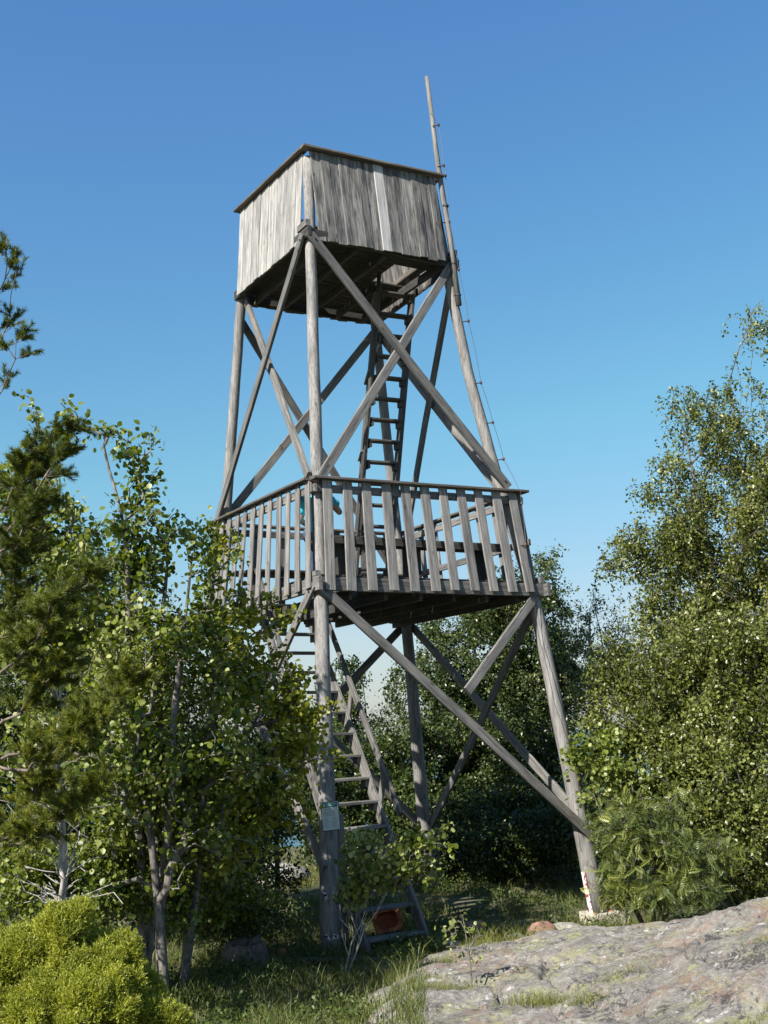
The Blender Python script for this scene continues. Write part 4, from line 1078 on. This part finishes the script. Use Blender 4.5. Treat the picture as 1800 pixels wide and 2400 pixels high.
def sample_lobes(lobes, spacing, dens, rag=0.5):
    """twig tips in the crown's lobes: ragged outline, holes between boughs"""
    P = []
    for (x, y, z, rx, rz, n) in lobes:
        vol = rx * rx * rz * 4.2
        k = max(8, int(vol / spacing ** 3 * dens * n * 1.9))
        u = unit(rng.normal(size=(k, 3)))
        q = rng.random((k, 1))
        r = np.where(q < 0.86, (rng.random((k, 1)) ** 0.42), 1.0 + 0.38 * rng.random((k, 1)))
        p = np.array([x, y, z]) + u * r * np.array([rx, rx * 0.95, rz])
        nz = np.array([mnoise.noise(Vector(v) * 1.9) + 0.5 * mnoise.noise(Vector(v) * 4.3) for v in p])
        p = p[nz > -0.05 - 0.22 * (1 - rag)]
        P.append(p)
    return np.vstack(P)

def skeleton(stems, tips, bf=0.35, arch=0.12):
    """greedy tree: every twig point joins the nearest node, long detours cost extra"""
    nodes, par, plen = [], [], []
    cache = {}
    for st in stems:
        prev = -1
        for i, p in enumerate(st):
            key = tuple(p)
            if i == 0 and key in cache:
                prev = cache[key]; continue
            if prev >= 0:
                a = np.array(nodes[prev]); b = np.array(p)
                L_ = np.linalg.norm(b - a); k = max(1, int(L_ / 0.18))
                off = rng.normal(size=3) * 0.05
                for s in range(1, k + 1):
                    t = s / k
                    q = a + (b - a) * t + off * math.sin(math.pi * t) * min(1, L_)
                    nodes.append(q); par.append(prev); plen.append(plen[prev] + L_ / k); prev = len(nodes) - 1
            else:
                nodes.append(np.array(p, float)); par.append(-1); plen.append(0.0); prev = len(nodes) - 1
            cache[key] = prev
    ns = len(nodes)
    zmin = min(n[2] for n in nodes)
    NP = np.array(nodes); PL = np.array(plen)
    h = NP[:, 2].max() - zmin
    ok = NP[:, 2] > zmin + 0.22 * h
    n = len(tips)
    D = np.linalg.norm(tips[:, None] - NP[None], axis=2) + bf * PL[None] + np.where(ok, 0, 50)[None] + 0.8 * np.maximum(NP[None, :, 2] - tips[:, None, 2], 0)
    best = D.argmin(1); cost = D.min(1)
    done = np.zeros(n, bool)
    tipnode = np.full(n, -1)
    for _ in range(n):
        i = int(np.where(done, 1e9, cost).argmin())
        done[i] = True
        b = int(best[i]); a = nodes[b]; q = tips[i]
        L_ = np.linalg.norm(q - a)
        mid = (a + q) / 2 + np.array([0, 0, arch * L_]) + rng.normal(size=3) * 0.07 * L_
        nodes.append(mid); par.append(b); plen.append(plen[b] + L_ / 2); m = len(nodes) - 1
        nodes.append(q); par.append(m); plen.append(plen[b] + L_); e = len(nodes) - 1
        tipnode[i] = e
        for w_, pos in ((m, mid), (e, q)):
            c = np.linalg.norm(tips - pos, axis=1) + bf * plen[w_] + 0.8 * np.maximum(pos[2] - tips[:, 2], 0)
            u = (c < cost) & ~done
            cost[u] = c[u]; best[u] = w_
    return np.array(nodes), np.array(par), tipnode, ns

def branch_mesh(name, nodes, par, r_tip, power, mat, sides=5, rmax=None):
    n = len(nodes)
    cnt = np.zeros(n)
    haschild = np.zeros(n, bool); haschild[par[par >= 0]] = True
    cnt[~haschild] = 1
    for i in range(n - 1, -1, -1):
        if par[i] >= 0: cnt[par[i]] += cnt[i]
    rad = r_tip * np.maximum(cnt, 1) ** power
    if rmax: rad = np.minimum(rad, rmax)
    idx = np.where(par >= 0)[0]
    a, b = nodes[par[idx]], nodes[idx]
    ra = np.minimum(rad[par[idx]], rad[idx] * 1.35); rb_ = rad[idx]
    d = unit(b - a)
    ref = np.where(np.abs(d[:, 2:3]) > 0.9, np.array([[1, 0, 0]]), np.array([[0, 0, 1]]))
    x = unit(np.cross(d, ref)); y = np.cross(d, x)
    ang = np.arange(sides) * 2 * math.pi / sides
    ring = x[:, None] * np.cos(ang)[None, :, None] + y[:, None] * np.sin(ang)[None, :, None]
    A = (a - d * (ra * 0.3)[:, None])[:, None] + ring * ra[:, None, None]
    B = (b + d * (rb_ * 0.3)[:, None])[:, None] + ring * rb_[:, None, None]
    V = np.concatenate([A, B], 1).reshape(-1, 3)
    m = len(idx)
    j = np.arange(sides); j2 = (j + 1) % sides
    q = np.stack([j, j2, j2 + sides, j + sides], 1)
    loops = (np.arange(m)[:, None, None] * 2 * sides + q[None]).ravel()
    k = m * sides
    return mesh_np(name, V, loops, np.arange(k) * 4, np.full(k, 4), mat, smooth=True), rad

def tree(name, key, label, cat, leaf, bark, spacing, dens, per, spread, size, templ='round', group=None, singles=0, bf=0.35, r_tip=0.0035, power=0.47,
         hang=0.6, up=0.25, droop=0.0, tone_bias=0.0, arch=0.12, bare=0.0, rmax=None, rag=0.5):
    d = TREES[key]
    stems = [[Vector(p) for p in st] for st in d['stems']]
    base = stems[0][0]
    g0 = gz(base.x, base.y)
    drop = base.z - g0
    st2 = []
    for st in stems:
        s2 = [np.array(p) for p in st]
        if np.linalg.norm(s2[0] - np.array(base)) < 1e-6 or st is stems[0] or abs(s2[0][2] - base.z) < 0.6 and len(st) > 1 and st[0] == base:
            s2[0] = np.array([s2[0][0], s2[0][1], gz(s2[0][0], s2[0][1]) - 0.06])
        elif s2[0][2] < base.z + 0.5:
            s2[0] = np.array([s2[0][0], s2[0][1], gz(s2[0][0], s2[0][1]) - 0.06])
        st2.append(s2)
    tips = sample_lobes(d['lobes'], spacing, dens, rag)
    tips = tips[tips[:, 2] > surf_z(tips[:, 0], tips[:, 1]) + 0.08]
    nodes, par, tipn, ns = skeleton(st2, tips, bf, arch)
    root = empty(name, Matrix.Translation(st2[0][0]))
    tag(root, label, cat, group)
    org = st2[0][0]
    bm, rad = branch_mesh('trunk', nodes - org, par, r_tip, power, M[bark], 5, rmax)
    link('trunk', bm, root, Matrix.Translation(org))
    # leaves on the outer twigs
    keep = rng.random(len(tips)) > bare
    tn = tipn[keep]
    T_ = nodes[tn]; Pm = nodes[par[tn]]
    n = len(T_)
    cnt = rng.poisson(per, n)
    idx = np.repeat(np.arange(n), cnt)
    t = rng.random((len(idx), 1)) ** 0.5
    pos = Pm[idx] * (1 - t) + T_[idx] * t + rng.normal(size=(len(idx), 3)) * spread * np.array([1, 1, 0.8])
    if droop:      # leaves strung along drooping twigs
        ns2 = 3
        sdir = unit(rng.normal(size=(n * ns2, 3)) * np.array([1, 1, 0.3]))
        slen = rng.uniform(0.5, 1.5, n * ns2) * droop
        pick = idx * ns2 + rng.integers(0, ns2, len(idx))
        tt = rng.random(len(idx)) ** 0.7
        L2 = slen[pick] * tt
        pos = T_[idx] * 0.92 + Pm[idx] * 0.08 + sdir[pick] * (L2 * 0.55)[:, None] + rng.normal(size=(len(idx), 3)) * spread * 0.45
        pos[:, 2] -= L2 * tt * 0.95 - 0.08 * L2
    pos = pos[pos[:, 2] > surf_z(pos[:, 0], pos[:, 1]) + 0.02]
    n = len(pos)
    ax, nr = leaf_dirs(n, up, hang)
    sz = size * rng.uniform(0.45, 1.2, n)
    clump = np.array([mnoise.noise(p * 1.4) for p in pos]) if n < 300000 else 0
    tone = np.clip(rng.normal(0.42 + tone_bias, 0.2, n) + 0.4 * clump, 0, 1)
    order = np.argsort(pos[:, 1])
    ns_ = min(singles, int(n * 0.7))
    rest = order
    crown_pick = []
    if ns_:
        near = order[:max(ns_ * 3, 1)]
        crown_pick = rng.choice(near, ns_, replace=False)
        mask = np.ones(n, bool); mask[crown_pick] = False
        rest = np.where(mask)[0]
    cm = leaves_mesh('crown', templ, pos[rest] - org, ax[rest], nr[rest], sz[rest], M[leaf], tone[rest])
    crown = link('crown', cm, root, Matrix.Translation(org))
    crown['kind'] = 'stuff'
    if ns_:
        protos = []
        for q in range(6):
            protos.append(leaves_mesh('leaf', templ, np.zeros((1, 3)), np.array([[0, 1, 0.]]), np.array([[0, 0, 1.]]), np.array([1.0]), M[leaf], np.array([q / 6 + 0.08])))
        for i in crown_pick:
            a = Vector(ax[i]).normalized(); nn = Vector(nr[i]); nn = (nn - a * nn.dot(a)).normalized()
            m = Matrix((a.cross(nn), a, nn)).transposed().to_4x4() * float(sz[i])
            m[3][3] = 1.0
            m.translation = Vector(pos[i])
            lf = bpy.data.objects.new('leaf', protos[min(5, int(tone[i] * 6))])
            COL.objects.link(lf); lf.parent = root
            lf.matrix_basis = Matrix.Translation(-Vector(org)) @ m
    return root

# left: aspens and a leaning yellow-green tree in front of the stair
tree('aspen_tree', 'aspen_far', 'slender aspen with sparse round leaves, leftmost treetop against the sky', 'tree', 'aspen', 'bark_aspen', 0.14, 0.5, 10, 0.06, 0.07, rmax=0.05, rag=0.8, r_tip=0.0048, singles=120, group='aspens left of the tower')
tree('aspen_tree', 'aspen_mid', 'aspen with several pale upright stems whose tops reach the sky left of tower', 'tree', 'aspen', 'bark_aspen', 0.14, 0.48, 10, 0.065, 0.068, rmax=0.045, rag=0.8, r_tip=0.0048, singles=280, group='aspens left of the tower')
tree('aspen_tree', 'aspen_near', 'dark-stemmed aspen just behind the juniper, nearest of the left trees', 'tree', 'aspen', 'bark_aspen', 0.15, 0.55, 12, 0.08, 0.062, rmax=0.045, rag=0.6, r_tip=0.0048, singles=280, group='aspens left of the tower', tone_bias=-0.05)
tree('deciduous_tree', 'leaning_tree', 'yellow-green leafy tree leaning over the stair and front leg', 'tree', 'yellowleaf', 'bark_aspen', 0.13, 0.55, 16, 0.06, 0.058, rmax=0.04, rag=0.6, r_tip=0.0048, singles=280)
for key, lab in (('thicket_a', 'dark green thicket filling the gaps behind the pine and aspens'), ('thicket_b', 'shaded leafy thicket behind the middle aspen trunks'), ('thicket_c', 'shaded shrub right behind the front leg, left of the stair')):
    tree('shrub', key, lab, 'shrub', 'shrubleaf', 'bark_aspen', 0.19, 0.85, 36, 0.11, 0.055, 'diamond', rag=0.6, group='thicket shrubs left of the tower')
# right and behind
tree('birch_tree', 'birch_tall', 'tall birch at the right edge, highest tree right of tower', 'tree', 'birch', 'bark_birch', 0.18, 0.85, 34, 0.065, 0.060, 'diamond', rag=0.85, droop=0.34, group='birches', tone_bias=0.05)
tree('birch_tree', 'birch_front', 'broad dense olive birch above the rock, right of the rowan', 'tree', 'birch', 'bark_birch', 0.18, 0.95, 48, 0.075, 0.058, 'diamond', rag=0.8, droop=0.36, group='birches', tone_bias=0.04)
tree('birch_tree', 'young_birch', 'thin pale young birch between the right leg and large birches', 'tree', 'birch', 'bark_birch', 0.19, 0.75, 26, 0.06, 0.052, 'diamond', group='birches', tone_bias=0.1)
for key, lab in (('alder_a', 'dark green tree behind the tower, seen through the crossed braces'), ('alder_b', 'tallest dark tree behind the right leg, rising beside the deck'), ('alder_c', 'dark green tree just right of the back leg')):
    tree('alder_tree', key, lab, 'tree', 'alder', 'bark_birch', 0.21, 0.9, 40, 0.085, 0.072, 'diamond', rag=0.7, group='dark trees behind the tower')
tree('birch_tree', 'birch_behind', 'dark small-leaved tree seen behind the stair, left of back leg', 'tree', 'alder', 'bark_birch', 0.22, 0.9, 46, 0.085, 0.07, 'diamond', group='birches')
tree('shrub', 'shrub_front', 'leafy green shrub growing round the aspen trunks behind the juniper', 'shrub', 'aspen', 'bark_aspen', 0.13, 0.8, 26, 0.07, 0.046, rag=0.4, rmax=0.015, tone_bias=-0.05)
tree('shrub', 'low_shrub', 'low leafy shrub in the shade left of the front leg foot', 'shrub', 'shrubleaf', 'bark_aspen', 0.12, 0.9, 26, 0.07, 0.045, 'diamond', rag=0.4, rmax=0.012)
tree('aspen_sapling', 'aspen_by_leg', 'bright young aspen growing close right of the right leg', 'sapling', 'aspen', 'bark_aspen', 0.12, 0.85, 20, 0.07, 0.06, rmax=0.02, singles=200, tone_bias=0.15)
tree('rowan_bush', 'rowan', 'rowan bush with feathery leaves right of the right leg foot', 'bush', 'rowanleaf', 'bark_birch', 0.12, 0.85, 10, 0.075, 0.14, 'rowan', hang=0.3, up=0.9)
tree('shrub', 'dark_shrub', 'low dark shrub along the rock crest under the birches', 'shrub', 'shrubleaf', 'bark_birch', 0.15, 1.0, 36, 0.09, 0.048, 'diamond')
tree('shrub', 'undergrowth', 'dark undergrowth bushes in deep shade behind the ladder', 'shrub', 'alder', 'bark_birch', 0.2, 1.0, 50, 0.12, 0.065, 'diamond')
tree('aspen_sapling', 'sapling_ladder', 'leafy aspen sapling in front of the stair steps', 'sapling', 'aspen', 'bark_aspen', 0.085, 0.75, 7, 0.05, 0.062, rmax=0.009, singles=300, tone_bias=0.15)
tree('aspen_sapling', 'sapling_front', 'thin aspen sprout on the rock edge in front of stones', 'sapling', 'aspen', 'bark_aspen', 0.09, 0.6, 3, 0.035, 0.048, rmax=0.008, singles=100, tone_bias=0.1)

# pine at the left edge
def pine():
    base = np.array([-3.22, 9.35, gz(-3.22, 9.35) - 0.05])
    root = empty('pine_tree', Matrix.Translation(base))
    tag(root, 'pine with tufted needle branches reaching in from the left edge', 'tree')
    nodes, par = [base], [-1]
    def chain(a_i, pts):
        p_ = a_i
        for q in pts:
            nodes.append(np.array(q)); par.append(p_); p_ = len(nodes) - 1
        return p_
    trunk = []
    for i in range(1, 25):
        t = i / 24
        z = base[2] + t * 7.6
        trunk.append((-3.22 - 0.35 * t + 0.05 * math.sin(t * 9), 9.35 - 0.1 * t, z))
    chain(0, trunk)
    TR = np.array([base] + trunk)
    sp, sd, sl = [], [], []
    offs = []
    for i in range(12):      # rest of the crown, unseen at left, added to shade the foreground
        z = rng.uniform(2.5, 6.6)
        a_ = rng.uniform(math.pi * 0.55, math.pi * 1.72)
        L_ = 1.75 * (1.1 - 0.11 * z) * rng.uniform(0.7, 1.1)
        e = np.array([-3.3 + math.cos(a_) * L_, 9.3 + math.sin(a_) * L_, z + rng.uniform(-0.1, 0.3)])
        if e[0] < -0.352 * e[1] - 0.12:
            offs.append((tuple(e * 0 + np.array([-3.3, 9.3, z])), tuple(e), 12))
    for a, b, n in PINE + offs:
        a, b = np.array(a), np.array(b)
        k = int(np.argmin(np.abs(TR[:, 2] - (a[2] - 0.1))))
        st = TR[k]
        bp = [st + (b - st) * t + np.array([0, 0, -0.16 * math.sin(math.pi * t)]) + rng.normal(size=3) * 0.02 for t in np.linspace(0.12, 1, 9)]
        e0 = len(nodes)
        chain(k, bp)
        for j in range(int(n * 2.6)):
            t = 0.25 + 0.75 * rng.random() ** 0.55
            i = min(8, int(t * 9))
            o = bp[i]
            d = unit((b - st)[None])[0] * 0.8 + rng.normal(size=3) * 0.75
            d[2] = abs(d[2]) * 0.6 + 0.15 if rng.random() < 0.8 else d[2]
            d = unit(d[None])[0]
            L_ = rng.uniform(0.08, 0.30) * (1.15 - 0.4 * t)
            m_ = o + d * L_
            chain(e0 + i, [o + d * L_ * 0.5, m_])
            for q in range(rng.integers(2, 5)):
                dd = unit((d + rng.normal(size=3) * 0.6 + np.array([0, 0, 0.35]))[None])[0]
                sp.append(m_ - dd * 0.02 - d * L_ * 0.5 * rng.random()); sd.append(dd); sl.append(rng.uniform(0.06, 0.13))
        sp.append(b); sd.append(unit((b - st)[None])[0]); sl.append(0.14)
    nodes, par = np.array(nodes), np.array(par)
    bm, _ = branch_mesh('trunk', nodes - base, par, 0.0022, 0.42, M['bark_pine'])
    link('trunk', bm, root, Matrix.Translation(base))
    sp, sd, sl = np.array(sp), np.array(sd), np.array(sl)
    npn = 110
    n = len(sp) * npn
    si = np.repeat(np.arange(len(sp)), npn)
    t = rng.random((n, 1))
    d = sd[si]
    rdl = rng.normal(size=(n, 3)); rdl = unit(rdl - d * (rdl * d).sum(1, keepdims=True))
    ax = unit(d * rng.uniform(0.5, 1.1, (n, 1)) + rdl * 0.75)
    pos = sp[si] + d * t * sl[si][:, None]
    size = rng.uniform(0.035, 0.06, n)
    tone = np.clip(rng.normal(0.45, 0.2, n) + (rng.random(len(sp)) - 0.5)[si] * 0.4 - 0.25 * sstep(1.6, 4.2, pos[:, 2]) + 0.12, 0, 1)
    cm = leaves_mesh('crown', 'needle', pos - base, ax, rng.normal(size=(n, 3)), size, M['needle'], tone, width=np.full(n, 0.0048))
    c = link('crown', cm, root, Matrix.Translation(base)); c['kind'] = 'stuff'
pine()

# bright juniper in the bottom left corner
def juniper():
    base = np.array([-2.0, 7.0, gz(-2.0, 7.0)])
    root = empty('juniper_bush', Matrix.Translation(base))
    tag(root, 'bright yellow-green juniper bush in the near left corner', 'bush')
    P, D = [], []
    lob = []
    for (x, y, z, rx, rz, n_) in JUNIPER:
        lob.append((x, y, z, rx * 0.85, rz * 0.85, 0.45))
        for q in range(int(150 * rx * rz / 0.08 * 0.42) + 14):
            u = unit(rng.normal(size=(1, 3)))[0]; u[2] = abs(u[2]) - 0.2; u *= rng.uniform(0.85, 1.18)
            rr_ = rng.uniform(0.025, 0.085)
            lob.append((x + u[0] * rx * 0.86, y + u[1] * rx * 0.86, z + u[2] * rz * 0.9, rr_, rr_ * rng.uniform(0.8, 2.0), 1.0))
    for (x, y, z, rx, rz, n_) in lob:
        k = int(2600 * rx * rz / 0.08 * n_) + 40
        u = unit(rng.normal(size=(k, 3)))
        nz = np.array([mnoise.noise(v * 3.2 + np.array([x, y, z]) * 3) for v in u])
        r = (0.80 + 0.38 * nz + 0.06 * rng.normal(size=k)) * np.where(rng.random(k) < 0.25, rng.uniform(0.55, 1, k), 1)
        p = np.array([x, y, z]) + u * r[:, None] * np.array([rx, rx, rz])
        P.append(p); D.append(unit(u + np.array([0, 0, 0.55]) + rng.normal(size=(k, 3)) * 0.35))
    P, D = np.vstack(P), np.vstack(D)
    ok = (P[:, 2] > surf_z(P[:, 0], P[:, 1]) + 0.03)
    P, D = P[ok], D[ok]
    npn = 15
    n = len(P) * npn
    si = np.repeat(np.arange(len(P)), npn)
    d = D[si]
    rdl = rng.normal(size=(n, 3)); rdl = unit(rdl - d * (rdl * d).sum(1, keepdims=True))
    ax = unit(d + rdl * 0.7)
    pos = P[si] + d * (rng.random((n, 1)) - 0.45) * 0.06
    cl = np.array([mnoise.noise(p * 9) for p in P])
    tone = np.clip(rng.normal(0.5, 0.18, n) + 0.35 * cl[si], 0, 1)
    cm = leaves_mesh('crown', 'needle', pos - base, ax, rng.normal(size=(n, 3)), rng.uniform(0.010, 0.019, n), M['juniper'], tone, width=np.full(n, 0.0048))
    c = link('crown', cm, root, Matrix.Translation(base)); c['kind'] = 'stuff'
    # stems from the base into each lobe
    nodes, par = [base + np.array([0, 0, -0.03])], [-1]
    for (x, y, z, rx, rz, n_) in JUNIPER:
        for q in range(6):
            e = np.array([x, y, z]) + rng.normal(size=3) * np.array([rx, rx, rz]) * 0.4
            p_ = 0
            for t in np.linspace(0.2, 1, 6):
                nodes.append(nodes[0] + (e - nodes[0]) * t + rng.normal(size=3) * 0.02); par.append(p_); p_ = len(nodes) - 1
    bm, _ = branch_mesh('trunk', np.array(nodes) - base, np.array(par), 0.004, 0.45, M['bark_birch'])
    link('trunk', bm, root, Matrix.Translation(base))
juniper()

# small dead grey tree behind the juniper
def dead_tree(name, base, top, label, nb=26, seed=1):
    rs = np.random.default_rng(seed)
    base = np.array(base, float); top = np.array(top, float)
    nodes, par = [base], [-1]
    p_ = 0
    tr = []
    for t in np.linspace(0.1, 1, 12):
        nodes.append(base + (top - base) * t + rs.normal(size=3) * 0.015); par.append(p_); p_ = len(nodes) - 1; tr.append(p_)
    for i in range(nb):
        a = tr[rs.integers(3, 12)]
        d = rs.normal(size=3); d[2] = abs(d[2]) * 0.7 + 0.1; d /= np.linalg.norm(d)
        L_ = rs.uniform(0.12, 0.42)
        q = a
        for k in range(4):
            nodes.append(nodes[q] + d * L_ / 4 + rs.normal(size=3) * 0.015); par.append(q); q = len(nodes) - 1
            if k > 0 and rs.random() < 0.6:
                d2 = d + rs.normal(size=3) * 0.6
                nodes.append(nodes[q] + d2 * L_ * 0.25); par.append(q)
    bm, _ = branch_mesh('trunk', np.array(nodes) - base, np.array(par), 0.0035, 0.5, M['bark_grey'])
    o = link(name, bm, None, Matrix.Translation(base))
    tag(o, label, 'dead tree')
dead_tree('dead_tree', (-2.5, 8.9, gz(-2.5, 8.9)), (-2.56, 9.0, 1.75), 'small bare grey dead tree standing just above the juniper', 34, 4)
dead_tree('dead_tree', (-2.75, 9.9, gz(-2.75, 9.9)), (-2.85, 9.9, 2.9), 'pale leafless stem between the pine and the aspens', 40, 11)
dead_tree('dead_bush', (3.55, 21.5, gz(3.55, 21.5)), (3.75, 21.5, 4.3), 'bare grey twiggy bush top right of the right leg', 120, 21)

# ------------------------------------------------------------------ grass
def grass(name, label, regions, h0, h1, tone_bias=0.0, width=0.006):
    P = []
    for (x0, x1, y0, y1, n, clump) in regions:
        if clump:
            k = max(1, n // clump)
            c = np.stack([rng.uniform(x0, x1, k), rng.uniform(y0, y1, k)], 1)
            q = np.repeat(c, clump, 0) + rng.normal(size=(k * clump, 2)) * 0.05
        else:
            q = np.stack([rng.uniform(x0, x1, n), rng.uniform(y0, y1, n)], 1)
        P.append(q)
    P = np.vstack(P)
    dens = np.array([mnoise.noise((float(p[0]) * 1.1, float(p[1]) * 1.1, 3.3)) for p in P])
    P = P[(dens > -0.28) & ~((P[:, 0] > 0.15) & (P[:, 1] > 6) & (P[:, 1] < 12.2) & (np.abs(dens) < 2) & (rk_mask(P)))]
    n = len(P)
    z = surf_z(P[:, 0], P[:, 1]) - 0.01
    hh = rng.uniform(h0, h1, n) * (0.7 + 0.6 * rng.random(n) ** 2)
    lean = rng.normal(size=(n, 2)) * 0.42
    side = unit(np.stack([rng.normal(size=n), rng.normal(size=n) * 0.5, np.zeros(n)], 1))
    w = width * rng.uniform(0.6, 1.3, n)
    b = np.stack([P[:, 0], P[:, 1], z], 1)
    m = b + np.stack([lean[:, 0] * 0.35 * hh, lean[:, 1] * 0.35 * hh, hh * 0.6], 1)
    tpt = b + np.stack([lean[:, 0] * hh, lean[:, 1] * hh, hh * 0.97], 1)
    V = np.stack([b - side * w[:, None] / 2, b + side * w[:, None] / 2, m + side * w[:, None] * 0.4, m - side * w[:, None] * 0.4, tpt], 1).reshape(-1, 3)
    lp = np.array([0, 1, 2, 3, 3, 2, 4])
    loops = (np.arange(n)[:, None] * 5 + lp).ravel()
    totals = np.tile([4, 3], n); starts = np.concatenate([[0], np.cumsum(totals)[:-1]])
    tone = np.clip(rng.normal(0.42 + tone_bias, 0.22, n), 0, 1)
    o = link(name, mesh_np(name, V, loops, starts, totals, M['grass'], np.repeat(tone, 2)))
    tag(o, label, 'grass', kind='stuff')

def rk_mask(P):
    """points where bare rock stands above the soil"""
    z0 = ground_z(P[:, 0], P[:, 1])
    return surf_z(P[:, 0], P[:, 1]) > z0 + 0.10

grass('meadow_grass', 'tall green grass in the shaded foreground and round the tower foot',
      [(-3.6, 0.5, 7.4, 12.9, 22000, 9), (-3.5, 0.2, 12.5, 17, 10000, 9), (0.0, 3.0, 12.6, 14.6, 5000, 9), (-0.5, 2.8, 14.6, 18.0, 3500, 12), (-4, 4, 18, 24, 6000, 9)], 0.07, 0.24, -0.08)
grass('sunny_grass', 'short bright yellow-green grass along the rock edge',
      [(0.2, 2.6, 12.2, 13.4, 9000, 12), (1.7, 3.0, 12.2, 14.6, 5000, 14), (-2.8, -1.3, 18.2, 20.5, 3500, 10)], 0.06, 0.18, 0.2)
def tufts():
    spots = [(0.95, 8.9, 380, 0.10), (1.25, 8.75, 200, 0.08), (0.35, 9.6, 260, 0.07), (0.15, 9.9, 260, 0.09), (0.1, 10.4, 260, 0.09), (1.62, 9.05, 160, 0.10), (2.62, 8.6, 150, 0.08), (2.1, 7.0, 160, 0.05), (0.3, 11.3, 300, 0.1), (0.75, 12.0, 260, 0.08)]
    for (x, y, n, h) in spots:
        P = np.array([x, y]) + rng.normal(size=(n, 2)) * np.array([0.13, 0.05])
        z = surf_z(P[:, 0], P[:, 1]) - 0.015
        hh = h * rng.uniform(0.4, 1.2, n)
        lean = rng.normal(size=(n, 2)) * 0.5
        b = np.stack([P[:, 0], P[:, 1], z], 1)
        side = unit(np.stack([rng.normal(size=n), rng.normal(size=n) * 0.5, np.zeros(n)], 1)) * 0.0022
        t = b + np.stack([lean[:, 0] * hh, lean[:, 1] * hh, hh], 1)
        V = np.stack([b - side, b + side, t], 1).reshape(-1, 3)
        yield V, n
VV = [v for v, n in tufts()]
V = np.vstack(VV); n = len(V) // 3
o = link('grass_tufts', mesh_np('grass_tufts', V, np.arange(n * 3), np.arange(n) * 3, np.full(n, 3), M['grass'], np.clip(rng.normal(0.6, 0.2, n), 0, 1)))
tag(o, 'small yellowish grass tufts in the rock crevices', 'grass', kind='stuff')

# low leafy weeds between the grasses
def weeds():
    k = 900
    c = np.stack([rng.uniform(-3.4, 0.35, k), rng.uniform(7.6, 13.5, k)], 1)
    c2 = np.stack([rng.uniform(-0.6, 2.6, 520), rng.uniform(12.5, 18.5, 520)], 1)
    c = np.vstack([c, c2])
    nz = np.array([mnoise.noise((float(p[0]) * 0.9, float(p[1]) * 0.9, 9.1)) for p in c])
    c = c[nz > -0.12]
    per = 26
    q = np.repeat(c, per, 0) + rng.normal(size=(len(c) * per, 2)) * 0.07
    h = np.repeat(rng.uniform(0.05, 0.22, len(c)), per) * rng.random(len(q)) ** 0.6
    pos = np.stack([q[:, 0], q[:, 1], surf_z(q[:, 0], q[:, 1]) + h], 1)
    keep = ~rk_mask(q)
    pos = pos[keep]
    n = len(pos)
    ax, nr = leaf_dirs(n, 0.9, 0.1)
    o = link('ground_weeds', leaves_mesh('ground_weeds', 'diamond', pos, ax, nr, rng.uniform(0.02, 0.05, n), M['shrubleaf'], np.clip(rng.normal(0.5, 0.25, n), 0, 1)))
    tag(o, 'low leafy green weeds between the grass around the tower foot', 'weeds', kind='stuff')
weeds()
